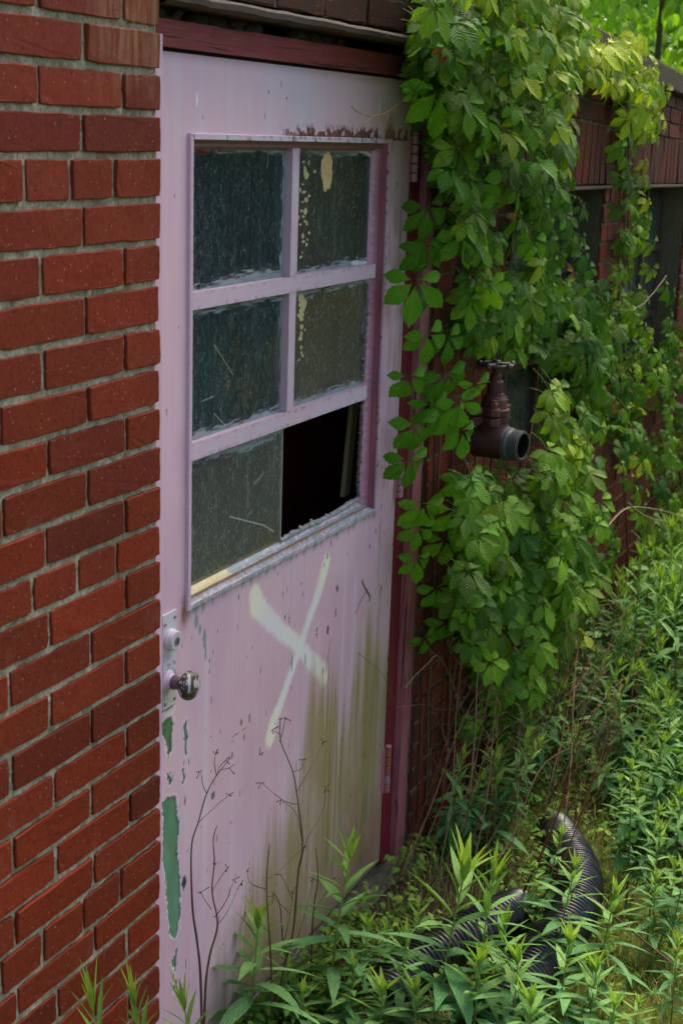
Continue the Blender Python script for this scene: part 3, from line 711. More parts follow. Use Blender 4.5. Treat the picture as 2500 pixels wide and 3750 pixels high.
# the sill bead is widest, the top bead hides its cove under the flange
for p0,p1,inw,cf,wd,ms,me in (((WX0,WZ1),(WX1,WZ1),(0,-1),c_top,.030,1.07,1.83),((WX0,WZ0),(WX0,WZ1),(1,0),c_left,.032,1.,.94),((WX1,WZ0),(WX1,WZ1),(-1,0),c_right,.055,.58,.545),((WX0,WZ0),(WX1,WZ0),(0,1),c_bot,.032,1.,1.72)):
    v,f,c=bead(p0,p1,inw,'',cf,wd,ms=ms,me=me); tr.add(v,f,c)
win=tr.build('window_frame',MAT['metalpaint'],door,smooth=False)
GX0,GX1,GZ0,GZ1=WX0+.029,WX1-.052,WZ0+.029,WZ1-.027
def bar(x0,x1,z0,z1,vert,seed,rust_):
    n1,n2=(max(3,int((x1-x0)/.004)),max(3,int((z1-z0)/.004)))
    xs=np.linspace(x0,x1,n1); zs=np.linspace(z0,z1,n2); Xg,Zg=np.meshgrid(xs,zs)
    c=np.ones(Xg.shape+(3,))*pk; st=fbm(Xg*70,Zg*20,seed); c=blend(c,sstep(.5,.8,st)*.5,L(198,200,210)); 
    e=np.minimum(np.minimum(Xg-x0,x1-Xg),np.minimum(Zg-z0,z1-Zg)); rm=(sstep(.56,.68,fbm(Xg*110,Zg*110,seed+1))*(1-sstep(.002,.009,e))); c=blend(c,np.clip(rm*rust_*.6,0,1),L(150,104,84))
    rm=(sstep(.60,.66,fbm(Xg*130,Zg*100,seed+2))*(1-sstep(.001,.006,e))); c=blend(c,rm*.4,L(140,150,150))
    m_=MB(); m_.add(np.stack([Xg,np.full_like(Xg,.0058),Zg],-1).reshape(-1,3),grid_faces(n1,n2),c.reshape(-1,3))
    add_box(m_,x0,x1,.0062,.024,z0,z1,pk*.8,.0006); return m_.build('glazing_bar',MAT['metalpaint'],win)
bar(GX0-.004,.9215,1.5805,1.6125,False,1,.9); bar(GX0-.004,.8975,1.297,1.330,False,4,1.)
bar(.4905,.5215,1.613,GZ1+.004,True,7,.6); bar(.4905,.5205,1.3305,1.580,True,9,.5)
# panes with grime painted per vertex
PANES=[(GX0,.4905,1.6125,GZ1),(.5215,.9065,1.6125,GZ1),(GX0,.4905,1.330,1.5805),(.5205,.9065,1.330,1.5805),(GX0,.500,GZ0-.004,1.297)]
def px2door(pts,ox,oy,k): return [tuple(onY(ox+x*k,oy+y*k,.021)[[0,2]]) for x,y in pts]
flecks=[(885,280,10,9),(922,285,5,22),(895,340,9,30),(905,375,16,26),(880,440,7,8),(862,482,7,16),(890,497,17,10),(925,522,9,12),(905,552,14,18),(878,567,9,6),(870,630,9,10),(898,635,14,24),(882,672,8,10),(850,680,5,16),(895,705,10,10),(908,722,7,14),(862,730,8,9),(925,790,8,12),(880,812,9,20),(884,852,12,10),(905,875,8,16),(912,838,5,9),(876,930,5,10),(866,962,10,10),
 (965,350,9,10),(752,258,5,16)]
for pi,(x0,x1,z0,z1) in enumerate(PANES):
    n1,n2=int((x1-x0)/.0016),int((z1-z0)/.0016); Xg,Zg=np.meshgrid(np.linspace(x0,x1,n1),np.linspace(z0,z1,n2))
    dust=.12+.14*fbm(Xg*20,Zg*5,200+pi)+.22*sstep(.5,.75,fbm(Xg*200,Zg*110,205+pi))+.16*sstep(.55,.85,fbm(Xg*70,Zg*6,210+pi))
    brown=fbm(Xg*5,Zg*5,220+pi); base=np.ones(Xg.shape+(3,))*L(92,112,112)
    tone={0:L(74,96,100),1:L(92,106,108),2:L(84,108,108),3:L(118,114,98),4:L(116,122,112)}[pi]
    base=base*0+tone; base=blend(base,sstep(.5,.75,brown)*.5,L(128,118,88))
    al=dust+(.02,.06,.04,.16,.15)[pi]
    al=al+.10*sstep(.62,.8,fbm(Xg*160,Zg*60,225+pi))
    # thin scratches
    for k in range(46):
        xc,zc=rng.uniform(x0,x1),rng.uniform(z0,z1); a=rng.uniform(-1.2,1.2); l=rng.uniform(.005,.022)
        d,_=seg_dist(Xg,Zg,[(xc,zc),(xc+l*math.sin(a)*.6,zc+l*math.cos(a)*.5),(xc+l*math.sin(a+.7),zc+l*math.cos(a+.7))]); m=(d<.0012)*rng.uniform(.03,.16)
        al=np.maximum(al,al+m); base=blend(base,(d<.0013)*.5,L(150,156,140))
    # whitish paint dragged over the edges
    e_l=Xg-x0; e_r=x1-Xg; e_b=Zg-z0; e_t=z1-Zg
    smear=np.zeros(Xg.shape)
    for e,wd,sd in ((e_b,(.030,.028,.030,.024,.014)[pi],230),(e_r,(.026,.006,.022,.014,.008)[pi],240),(e_l,(.004,.009,.005,.012,.004)[pi],250),(e_t,(.014,.016,.028,.028,.034)[pi],260)):
        hor=sd in (230,260); nn=fbm(Xg*(40 if hor else 300),Zg*(300 if hor else 40),sd+pi); bigw=fbm(Xg*6,Zg*6,sd+pi+5)
        smear=np.maximum(smear,(.55+.4*nn)*(1-sstep(-.007,.007,e-wd*(bigw*.75+1.0*(nn-.35)))))
        smear=np.maximum(smear,(1-sstep(0,wd*1.4,e))*sstep(.60,.72,nn)*.6)
    sc=L(176,188,190); base=blend(base,smear*.95,sc); al=np.maximum(al,smear*.85)
    if pi==4:
        d,_=seg_dist(Xg,Zg,px2door([(355,1258),(480,1290),(600,1320),(670,1365)],660,1250,.5102)); m=(1-sstep(.0008,.002,d)); al=np.maximum(al,m*.7); base=blend(base,m,L(190,196,190))
        d,_=seg_dist(Xg,Zg,px2door([(485,870),(487,1200)],660,1250,.5102)); m=(1-sstep(.001,.0035,d))*.5; al=np.maximum(al,al+m*.5)
        d,_=seg_dist(Xg,Zg,px2door([(530,1022),(565,990),(598,940)],660,1250,.5102)); m=(1-sstep(.003,.005,d)); al=np.maximum(al,m*.5); base=blend(base,m,L(150,156,120))
        d,_=seg_dist(Xg,Zg,[(x0,z0),(x1,z0)]); m=1-sstep(.0,.03,d+(fbm(Xg*60,Zg*20,271)-.5)*.01); al=np.maximum(al,m*.8); base=blend(base,m,L(150,140,104))
    if pi==0:
        d,_=seg_dist(Xg,Zg,px2door([(632,225),(622,325)],660,450,.5102)); m=(1-sstep(.0008,.002,d)); al=np.maximum(al,m*.6); base=blend(base,m,L(150,160,150))
        m=(Zg>z1-.010)*(Xg<.24)*sstep(.45,.6,fbm(Xg*40,Zg*200,272)); al=np.maximum(al,m*.8); base=blend(base,m,L(120,44,56))
    if pi==2:
        d,_=seg_dist(Xg,Zg,px2door([(352,285),(342,345)],660,1250,.5102)); m=(1-sstep(.0022,.004,d)); al=np.maximum(al,m*.9); base=blend(base,m,L(128,88,54))
        for pp in ([(245,520),(330,610)],[(150,432),(240,395)],[(245,25),(380,240)]):
            d,_=seg_dist(Xg,Zg,px2door(pp,660,1250,.5102)); m=(1-sstep(.0006,.0018,d)); al=np.maximum(al,al+m*.35); base=blend(base,m,L(160,166,130))
    if pi in (1,3):
        off=0
        for (fx,fy,wx,wy) in (flecks if pi==1 else [(865,1255,22,30),(880,1300,30,34),(872,1345,22,18),(865,1378,24,26),(872,1410,16,14),(872,1465,14,18),(868,1518,9,20),(895,1485,6,10),(862,1548,12,20),(868,1612,7,16),(870,1650,6,12),(878,1670,9,10),(852,1700,6,7)]):
            (fxc,fzc)=px2door([(fx,fy)],660,450,.5102)[0]; (ax_,_)=px2door([(fx+wx,fy)],660,450,.5102)[0]; (_,az_)=px2door([(fx,fy-wy)],660,450,.5102)[0]
            q=((Xg-fxc)/abs(ax_-fxc+1e-6))**2+((Zg-fzc)/abs(az_-fzc+1e-6))**2+(fbm(Xg*260,Zg*260,300+int(fy))-.5)*1.6
            m=q<1.; al=np.where(m,.97,al); base=np.where(m[...,None],L(190,180,130),base)
        if pi==1:
            (fxc,fzc)=px2door([(1052,345)],660,450,.5102)[0]; (ax_,_)=px2door([(1092,345)],660,450,.5102)[0]; az_=fzc+.042
            q=((Xg-fxc)/abs(ax_-fxc))**2+((Zg-fzc)/.042)**2+(fbm(Xg*70,Zg*70,333)-.5)*1.0
            m=q<1.; al=np.where(m,.97,al); base=np.where(m[...,None],np.ones(base.shape)*L(214,184,128)*(.85+.3*fbm(Xg*60,Zg*60,7))[...,None],base)
            d,_=seg_dist(Xg,Zg,px2door([(1260,192),(1320,208),(1375,240)],660,450,.5102)); m=(1-sstep(.003,.006,d)); al=np.maximum(al,m*.9); base=blend(base,m,L(190,194,176))
            d,_=seg_dist(Xg,Zg,px2door([(1235,1005),(1330,1005)],660,450,.5102)); m=(1-sstep(.004,.006,d+(fbm(Xg*160,Zg*80,8)-.5)*.006)); al=np.maximum(al,m*.95); base=blend(base,m,L(206,214,216))
    cc=np.concatenate([base.reshape(-1,3),np.clip(al,0,1).reshape(-1,1)],1)
    mb=MB(); mb.add(np.stack([Xg,np.full_like(Xg,YG),Zg],-1).reshape(-1,3),grid_faces(n1,n2),cc); g=mb.build('pane',MAT['glass'],win)
# vertical glass edge of the last pane, and crumbled putty round the empty light
mb=MB(); add_box(mb,.4985,.5015,.0185,.0225,GZ0,1.297,L(150,160,140),.0004); mb.build('glass_edge',MAT['metalpaint'],win)
def putty(pts,r0,seed,c,name='putty'):
    m_=MB(); rr=random.Random(seed); pts=np.array(pts)
    n=int(np.linalg.norm(pts[-1]-pts[0])/.0035)
    t=np.linspace(0,1,n); P=np.stack([np.interp(t,np.linspace(0,1,len(pts)),pts[:,k]) for k in range(3)],1)
    P+=rng.normal(0,.0009,P.shape); rad=r0*(.75+.6*np.array([rr.random() for _ in range(n)]))
    cols=np.array([c*rr.uniform(.7,1.15) for _ in range(n)])
    add_tube(m_,P,rad,7,cols); 
    for _ in range(n):
        p=P[rr.randrange(n)]+np.array([rr.gauss(0,.003),rr.gauss(0,.0015),rr.gauss(0,.003)]); s=rr.uniform(.0012,.0034)
        add_box(m_,-s,s,-s,s,-s,s,c*rr.uniform(.7,1.2),.0006,R=np.array(Matrix.Rotation(rr.uniform(0,3),3,Vector((rr.random(),rr.random(),rr.random()+.1)))),org=p,seg=1)
    return m_.build(name,MAT['putty'],win)
putty([(.500,.018,1.0455),(.62,.018,1.047),(.75,.018,1.045),(.895,.018,1.052)],.0042,1,L(206,204,198))
putty([(.898,.018,1.055),(.893,.018,1.10),(.899,.018,1.18),(.9005,.018,1.29)],.0040,2,L(120,118,110))
putty([(.900,.016,1.34),(.9025,.016,1.45),(.903,.016,1.57)],.0022,3,L(150,148,138))

# lock: backplate, cylinder, knob
lock=thing('tmp',None,None)
mb=MB(); sx0,sx1=-.0075,.0395; z0,z1=.8365,1.0245
nu2,nv2=20,70; Xg,Zg=np.meshgrid(np.linspace(sx0,sx1,nu2),np.linspace(z0,z1,nv2)); c=np.ones(Xg.shape+(3,))*L(196,198,202)
sw=fbm(Xg*60+6*np.hypot(Xg-.01,(Zg-.89)),np.hypot(Xg-.005,Zg-.885)*300,3); c=blend(c,sstep(.5,.7,sw)*np.exp(-((Zg-.90)/.05)**2)*.75,L(78,84,82)); c=blend(c,np.exp(-((Zg-.865)/.022)**2)*.35*sstep(.3,.6,sw),L(150,150,80))
c=blend(c,sstep(.45,.7,fbm(Xg*50,Zg*30,4))*.4,L(206,190,204))
mb.add(np.stack([Xg,np.full_like(Xg,-.0042),Zg],-1).reshape(-1,3),grid_faces(nu2,nv2),c.reshape(-1,3))
add_box(mb,sx0-.0012,sx1+.0012,-.0040,-.0002,z0-.0012,z1+.0012,L(200,188,198),.0012)
plate=mb.build('lock_plate',MAT['metalpaint'],door)
for x,z in ((-.001,1.006),(.033,1.012),(-.001,.8465),(.033,.848)):
    mb=MB(); add_lathe(mb,[(0,.0042),(.0012,.0038),(.0019,.0018),(.0019,.0001)],(x,-.0042,z),(0,-1,0),12,L(150,128,128)); add_box(mb,x-.003,x+.003,-.0064,-.0058,z-.0005,z+.0005,L(60,50,50),0); mb.build('screw',MAT['iron'],plate)
mb=MB(); add_lathe(mb,[(0,.0215),(.006,.0215),(.0075,.0200),(.0085,.0195),(.014,.0190),(.0155,.0172),(.0155,.0092),(.0148,.0090),(.0148,.0001)],(.0155,-.004,.9725),(0,-1,0),36,L(192,184,192)); cyl=mb.build('lock_cylinder',MAT['metalpaint'],plate,smooth=False)
mb=MB(); add_lathe(mb,[(0,.0088),(.0012,.0086),(.0014,.0078),(.0008,.0070),(.0008,.0001)],(.0175,-.0190,.9705),(0,-1,0),24,L(120,116,116)); add_box(mb,.0166,.0184,-.0208,-.0196,.9655,.9755,L(16,14,14),0); mb.build('keyhole',MAT['iron'],plate)
mb=MB(); kx,kz=.0060,.8925
add_lathe(mb,[(0,.0205),(.004,.0205),(.006,.0185),(.008,.0150),(.014,.0138)],(kx,-.004,kz),(0,-1,0),32,L(200,180,196))
add_lathe(mb,[(.014,.0140),(.0175,.0140),(.0178,.0128),(.034,.0120)],(kx,-.004,kz),(0,-1,0),32,L(96,80,84))
kb=mb.build('rosette',MAT['metalpaint'],door)
mb=MB(); kp=[(.030,.0125),(.034,.0165),(.037,.0215),(.041,.0256),(.046,.0280),(.051,.0280),(.056,.0262),(.060,.0225),(.063,.0165),(.0645,.009),(.065,.0004)]
sides=64; v_=[];c_=[]
for (t_,r_) in [(a,b) for a,b in zip(np.interp(np.linspace(0,10,50),range(11),[q[0] for q in kp]),np.interp(np.linspace(0,10,50),range(11),[q[1] for q in kp]))]:
    for a_ in np.linspace(0,2*np.pi,sides,endpoint=False):
        x=kx+r_*math.cos(a_); z=kz+r_*math.sin(a_); v_.append((x,-.004-t_,z))
        q=float(fbm(np.array(x*130.+t_*60),np.array(z*60.),12)); q2=float(vnoise(np.array(x*420.),np.array(z*420.+t_*300),14))
        c=L(58,44,44); 
        if q>.53: c=mixc(c,L(176,184,170),.85)
        if q>.60 and q2>.45: c=L(196,172,184)
        if q2>.87: c=L(200,190,196)
        c_.append(c)
i=np.arange(49*sides); r_=i//sides; k_=i%sides; k2=(k_+1)%sides
mb.add(v_,np.stack([r_*sides+k_,r_*sides+k2,(r_+1)*sides+k2,(r_+1)*sides+k_],1),np.array(c_)); mb.build('knob',MAT['iron'],door,smooth=True)
bpy.data.objects.remove(lock)
# hinges
def hinge(z0,z1,rusty=0.):
    mb=MB(); hx=1.0945; hy=-.0085; n=5; hh=(z1-z0)
    add_box(mb,1.074,1.090,-.0035,.001,z0,z1,L(176,110,124),.001)
    for k in range(n):
        a=z0+hh*k/n+.0012; b=z0+hh*(k+1)/n-.0012; c=mixc(L(170,128,132),L(150,84,60),rusty*rr.random())
        add_lathe(mb,[(0,.0001),(0,.0072),(.001,.0082),(b-a-.001,.0082),(b-a,.0072),(b-a,.0001)],(hx,hy,a),(0,0,1),16,c)
    o=mb.build('hinge',MAT['metalpaint'],door)
    mb=MB(); add_lathe(mb,[(0,.0055),(.002,.0088),(.005,.0088),(.007,.006),(.007,.0001)],(hx,hy,z1),(0,0,1),16,L(186,130,140)); mb.build('hinge_pin',MAT['metalpaint'],o)
hinge(1.795,1.905); hinge(1.015,1.10); hinge(.200,.330,1.)
rebase(door)

# ------------------------------------------------------------------ door frame
frame=thing('door_surround','dark red painted door frame with a cracked wooden head board and jamb','door frame',(1.15,0,0))
def plank(mb,x0,x1,y0,y1,z0,z1,col,axis,bev=.003):
    n0=len(mb.v); add_box(mb,x0,x1,y0,y1,z0,z1,col,bev)
    v=mb.v[-1]; a=v[:,axis:axis+1]; o=[k for k in (0,1,2) if k!=axis]; mb.w[-1]=np.hstack([a,v[:,o]])
def waver(v):
    v=v.copy(); v[:,1]+=.001*(vnoise(v[:,0]*20,v[:,2]*20,3)-.5); return v
red=L(116,42,44)
mb=MB()
for i in range(40):
    a=XC+.0+i*(1.205-XC)/40; plank(mb,a,a+(1.205-XC)/40,-.012,.045,2.0335,2.0775,red*(1.0+.05*math.sin(i*1.7)),0,0 if 0<i<39 else 0)
mb.build('head_board',MAT['wood'],frame,fix=waver)
mb=MB(); add_box(mb,XC,1.20,.012,.06,2.0285,2.033,L(40,20,22),0); mb.build('head_stop',MAT['metalpaint'],frame)
mb=MB(); add_box(mb,-.10,-.0345,-.0195,.05,-.02,2.052,L(206,172,192),.001); add_box(mb,-.036,-.0115,-.001,.05,-.02,2.03,L(206,172,192),.001); mb.build('jamb',MAT['paint'],frame)
mb=MB(); add_box(mb,1.0985,1.160,.002,.055,-.02,2.032,L(118,26,44),.002); add_box(mb,1.0905,1.0985,.022,.055,-.02,2.032,L(60,20,28),0); mb.build('jamb',MAT['metalpaint'],frame)
mb=MB()
for i in range(50):
    a=-.04+i*(2.0335+.04)/50; k=.5+.5*float(vnoise(np.array(i*.7),np.array(1.),2)); plank(mb,1.160,1.2205,-.016,.05,a,a+2.0735/50,mixc(L(150,70,80),L(176,130,126),.5*k if i>25 else .35*k),2,0)
mb.build('jamb_trim',MAT['wood'],frame,fix=waver)
rebase(frame)
# threshold and stone
mb=MB(); nu3,nv3=80,30; Xg,Yg=np.meshgrid(np.linspace(.84,1.235,nu3),np.linspace(-.13,.10,nv3)); hgt=-.030-.10*sstep(0,1.,np.clip((-.045-Yg)/.05,0,1))+.018*(fbm(Xg*16,Yg*16,3)-.5)
mb.add(np.stack([Xg,Yg+.02*(fbm(Xg*9,Yg*5,6)-.5),hgt],-1).reshape(-1,3),grid_faces(nu3,nv3)); add_box(mb,.85,1.23,-.03,.1,-.25,-.06,bev=0); add_box(mb,-.05,.86,-.004,.1,-.25,-.012,bev=.003)
tag(mb.build('stone_doorstep',MAT['stone'],smooth=True),'rough worn stone under the hinge corner of the pink door','step')

# dark room behind the door
room=thing('partition_board','dark maroon board standing inside the room behind the broken pane','partition',(1.2,.6,0))
mb=MB(); add_box(mb,.93,2.2,.42,.45,-.12,2.09,L(92,14,28),.003); mb.build('board',MAT['maroon'],room); rebase(room)
p0=onY(1265,1440,.12); p1=onY(1308+0,1440,.12)
top=onY(1299,1440,.12); bot=onY(1262,1815,.12); wdt=.031
bt=MB(); d=nrm(bot-top); 
pts=np.array([top-d*.15,bot]); side=np.array([1,0,0.])
v=[]
for p in pts:
    for sx_ in (-1,1):
        for sy_ in (-1,1): v.append(p+np.array([sx_*wdt/2*1.0,sy_*.006,0]))
bt.add(v,[[0,1,3,2],[4,6,7,5],[0,4,5,1],[2,3,7,6],[0,2,6,4],[1,5,7,3]],L(214,196,140))
tag(bt.build('wooden_batten',MAT['metalpaint']),'cream painted batten hanging askew inside the broken pane','batten')

# ------------------------------------------------------------------ fire hose valve
val=thing('hose_valve','rusty red hose valve with handwheel and threaded outlet, poking out of the creeper','valve',(1.5,-.03,1.08))
vx,vz=1.50,1.108; rc=L(62,32,23)
mb=MB()
add_lathe(mb,[(-.02,.034),(.03,.034),(.032,.044),(.036,.048),(.10,.048),(.125,.047),(.130,.042),(.130,.03)],(vx,-.02,vz-.005),(0,-1,0),36,rc)
add_lathe(mb,[(0,.046),(.03,.045),(.048,.040),(.052,.043),(.066,.043),(.067,.040),(.069,.043),(.084,.043),(.086,.036),(.11,.032),(.122,.026),(.126,.026),(.128,.0225),(.158,.0225),(.162,.020),(.164,.016),(.176,.0155),(.178,.011),(.196,.009),(.205,.008)],(vx,-.105,vz),(0,0,1),32,rc)
body=mb.build('body',MAT['rust'],val,smooth=False)
for sx_,sy_ in ((-1,-.4),(1,-.4),(-1,1),(1,1)):
    for dz in (.045,.071):
        bx,by=vx+sx_*.040,-.105+sy_*.036
        mb=MB(); add_lathe(mb,[(0,.0001),(0,.019),(.003,.020),(.018,.020),(.021,.018),(.021,.0001)],(bx,by,vz+dz),(0,0,1),8,L(84,50,40)); mb.build('flange_lug',MAT['rust'],val)
    mb=MB(); add_lathe(mb,[(0,.0001),(0,.0125),(.014,.0125),(.016,.0085),(.022,.008),(.022,.0001)],(bx,by,vz+.092),(0,0,1),6,L(88,62,46)); mb.build('bolt',MAT['rust'],val)
mb=MB(); pr=[(0,.0445),(.004,.0460),(.016,.0450),(.020,.0405)]
t=.022
while t<.050: pr+=[(t,.0395),(t+.0012,.0420),(t+.0026,.0420),(t+.0038,.0395)]; t+=.0050
pr+=[(.053,.0400),(.054,.0350),(.053,.0340)]
add_lathe(mb,pr,(vx,-.145,vz-.008),(-.16,-1,0),40,L(82,84,84)); add_lathe(mb,[(.053,.0340),(.050,.0335),(.005,.033),(.004,.0001)],(vx,-.145,vz-.008),(-.16,-1,0),32,L(24,26,26)); mb.build('outlet',MAT['iron'],val)  # bore coloured near-black, the shade inside the outlet painted in
mb=MB(); hz=vz+.205; hc=np.array([vx,-.105,hz]); 
for k in range(5):
    a=k*2*math.pi/5+.5; tip=hc+np.array([math.cos(a),math.sin(a),0])*.047
    add_tube(mb,[hc,tip],[.007,.006],8,L(60,46,42))
    bm=bmesh.new(); bmesh.ops.create_uvsphere(bm,u_segments=12,v_segments=8,radius=.0115); v=np.array([q.co[:] for q in bm.verts])*.85+tip; f=[[q.index for q in p.verts] for p in bm.faces]; bm.free(); mb.add(v,f,L(66,56,48))
ang_=np.linspace(0,2*np.pi,33); add_tube(mb,[hc+np.array([math.cos(a),math.sin(a),0])*.043 for a in ang_],.0048,8,L(60,46,42),cap=False)
add_lathe(mb,[(-.006,.0001),(-.006,.014),(.006,.014),(.009,.010),(.013,.009),(.013,.0001)],hc,(0,0,1),16,L(70,58,50)); mb.build('handwheel',MAT['iron'],val,smooth=True)
rebase(val)

# ------------------------------------------------------------------ ground
def gh(x,y):
    """height of the ground"""
    x=np.asarray(x,float); y=np.asarray(y,float)
    lift=.085*sstep(-.42,-.04,y)*sstep(-2.,-.5,x)*(1-sstep(1.0,1.5,x))
    return lift-.125+.03*(fbm(x*1.7+5,y*1.7+5,3)-.5)+.016*(fbm(x*9,y*9,4)-.5)+.02*np.clip(-.25-y,0,3)*0
xs=np.concatenate([np.linspace(-60,-3,20)[:-1],np.linspace(-3,6,361),np.linspace(6,60,24)[1:]]); ys=np.concatenate([np.linspace(-60,-3,20)[:-1],np.linspace(-3,.4,137),np.linspace(.4,60,20)[1:]])
Xg,Yg=np.meshgrid(xs,ys); Zg=gh(Xg,Yg)-.02*sstep(3,10,np.hypot(Xg,Yg))
mb=MB(); mb.add(np.stack([Xg,Yg,Zg],-1).reshape(-1,3),grid_faces(len(xs),len(ys))); tag(mb.build('ground',MAT['ground'],smooth=True),None,None,kind='structure')

# ------------------------------------------------------------------ corrugated pipes
def smooth_path(pts,n):
    pts=np.array(pts,float); m=len(pts); t=np.linspace(0,m-1,n); out=[]
    for q in t:
        i=int(min(math.floor(q),m-2)); f=q-i; p0=pts[max(i-1,0)];p1=pts[i];p2=pts[i+1];p3=pts[min(i+2,m-1)]
        out.append(.5*((2*p1)+(-p0+p2)*f+(2*p0-5*p1+4*p2-p3)*f*f+(-p0+3*p1-3*p2+p3)*f**3))
    return np.array(out)
def pipe(pts,name,label,r=.065,open_start=True):
    P=smooth_path(pts,60); seg=np.linalg.norm(np.diff(P,axis=0),axis=1).sum(); rib=.0148; nr=int(seg/rib); 
    d=np.concatenate([[0],np.cumsum(np.linalg.norm(np.diff(P,axis=0),axis=1))]); per=8; s=np.linspace(0,seg,nr*per+1)
    Q=np.stack([np.interp(s,d,P[:,k]) for k in range(3)],1); ph=np.arange(len(s))%per
    rr_=np.array([r-.0080,r-.0078,r-.0030,r,r,r-.0006,r-.0065,r-.0080])[ph]
    rr_=rr_*(1+.05*(fbm(s*9,s*0+3,17,2)-.5)+.03*(vnoise(s*45,s*0,5)-.5))
    mb=MB(); add_tube(mb,Q,rr_,40,L(24,25,27),cap=False)
    cc=mb.c[-1]; vv=mb.v[-1]; top=sstep(-.02,.05,vv[:,2]+.062); du=sstep(.48,.68,fbm(vv[:,0]*34,vv[:,1]*34,6))*(.25+.75*top)+.6*(1-sstep(-.115,-.085,vv[:,2]))*1.0
    cc[:,:3]=cc[:,:3]*(1-np.clip(du,0,.8)[:,None]*.35)+L(104,98,80)*np.clip(du,0,.8)[:,None]*.35; cc[:,:3]*=(.7+.6*fbm(vv[:,0]*90,vv[:,1]*90,7))[:,None]
    add_tube(mb,Q[::8],r-.0095,32,L(14,14,15),cap=False)
    return tag(mb.build(name,MAT['plastic'],smooth=True),label,'drainage pipe')
zc=-.062
def gp(x,y,z=-.056): return onZ(x,y,z)
pipe([gp(1405,3660),gp(1500,3560),gp(1640,3470),gp(1760,3410),gp(1840,3365,-.07),gp(1890,3340,-.12)],'corrugated_pipe','short black corrugated pipe with its open end towards the doorstep, the left one')
pipe([gp(1500,4050),gp(1720,3850),gp(1865,3660),gp(1985,3510),gp(2070,3390),gp(2118,3275),gp(2105,3175,-.066),gp(2062,3095,-.085),gp(2030,3050,-.13)],'corrugated_pipe','long black corrugated pipe curving away through the weeds, the right one')

# ------------------------------------------------------------------ leaves
def lobe(length,width,fold=.25,droop=.35,nl=11,teeth=.10,shape='obovate',twist=0.):
    """one leaf blade along +Y, normal +Z; returns verts, faces, uvw"""
    t=np.linspace(0,1,nl); 
    if shape=='obovate': w_=np.sin(np.pi*np.clip(t,0,1)**1.22)**1.12
    elif shape=='lance': w_=np.sin(np.pi*t**.72)**1.05
    else: w_=np.sin(np.pi*t**.62)**.75
    w_=w_*width/2+.0006; w_[-1]=.0003
    tooth=np.where(np.arange(nl)%2==0,1.,1.-teeth); tooth[0]=tooth[-1]=1
    us=np.array([-1,-.5,0,.5,1.]); v=[];uv=[]
    ang=-droop*t; step=length/(nl-1); py=np.cumsum(np.cos(ang)*step)-step; pz=np.cumsum(np.sin(ang)*step)
    for i in range(nl):
        for u in us:
            ww=w_[i]*(tooth[i] if abs(u)==1 else 1.)
            x=u*ww; z=pz[i]+abs(u)*ww*fold+ .04*ww*math.sin(i*2.1+u*2); y=py[i]+(.012*length if abs(u)==1 and i%2==0 else 0)
            c,s=math.cos(twist*t[i]),math.sin(twist*t[i]); v.append((x*c-(z-pz[i])*s,y,pz[i]+x*s+(z-pz[i])*c)); uv.append((u,t[i],0))
    return np.array(v),grid_faces(5,nl),np.array(uv)
def rotz(a): c,s=math.cos(a),math.sin(a); return np.array([[c,-s,0],[s,c,0],[0,0,1.]])
def rotx(a): c,s=math.cos(a),math.sin(a); return np.array([[1,0,0],[0,c,-s],[0,s,c.real]])
def creeper_variant(r):
    V=[];F_=[];U=[];n=0
    for a,l,w_ in ((0,1.,.50),(.84,.90,.46),(-.84,.90,.46),(1.70,.66,.36),(-1.70,.66,.36)):
        l*=r.uniform(.9,1.1); v,f,u=lobe(l,w_*r.uniform(.9,1.1),r.uniform(.12,.42),r.uniform(.25,.95),13,.13,'obovate',r.uniform(-.35,.35))
        v=v+np.array([0,.10,0]); v=v@rotx(r.uniform(-.35,.12)).T@rotz(a+r.uniform(-.14,.14)).T
        u=u.copy(); u[:,2]=r.random(); V.append(v);F_.append(f+n);U.append(u); n+=len(v)
    return np.vstack(V),np.vstack(F_),np.vstack(U)
def grape_variant(r):
    n=33; th=np.linspace(-math.pi*.93,math.pi*.93,n); rad=(.62+.20*np.cos(th)**2*np.sign(np.cos(th)).clip(0,1)+.10*np.cos(3*th)+.045*(-1)**np.arange(n))*(1-.10*(abs(th)/math.pi)**3)
    V=[(0,0,0)];U=[(0,0,0)];
    for f_ in (.5,1.):
        for a,q in zip(th,rad):
            x=math.sin(a)*q*f_; y=math.cos(a)*q*f_; V.append((x,y+.1*f_,-.18*f_*f_+.10*abs(math.sin(2.5*a))*f_-.10*max(y,0)**2)); U.append((.5+.5*f_ if abs(a)>.05 else 0,abs(a)/math.pi*1.5+f_*.2,r.random()*0))
    F_=[[0,1+i,2+i] for i in range(n-1)]+[[1+i,1+n+i,2+n+i,2+i] for i in range(n-1)]
    F_=[f[::-1] for f in F_]
    return np.array(V)*np.array([.95,.95,1]),F_,np.array(U)
def simple_variant(r):
    v,f,u=lobe(1.,.52,r.uniform(.1,.4),r.uniform(.2,.9),9,.08,'ovate',r.uniform(-.3,.3)); return v,f,u
lr=random.Random(99)
CV=[creeper_variant(lr) for _ in range(14)]; GV=[grape_variant(lr) for _ in range(3)]; SV=[simple_variant(lr) for _ in range(6)]
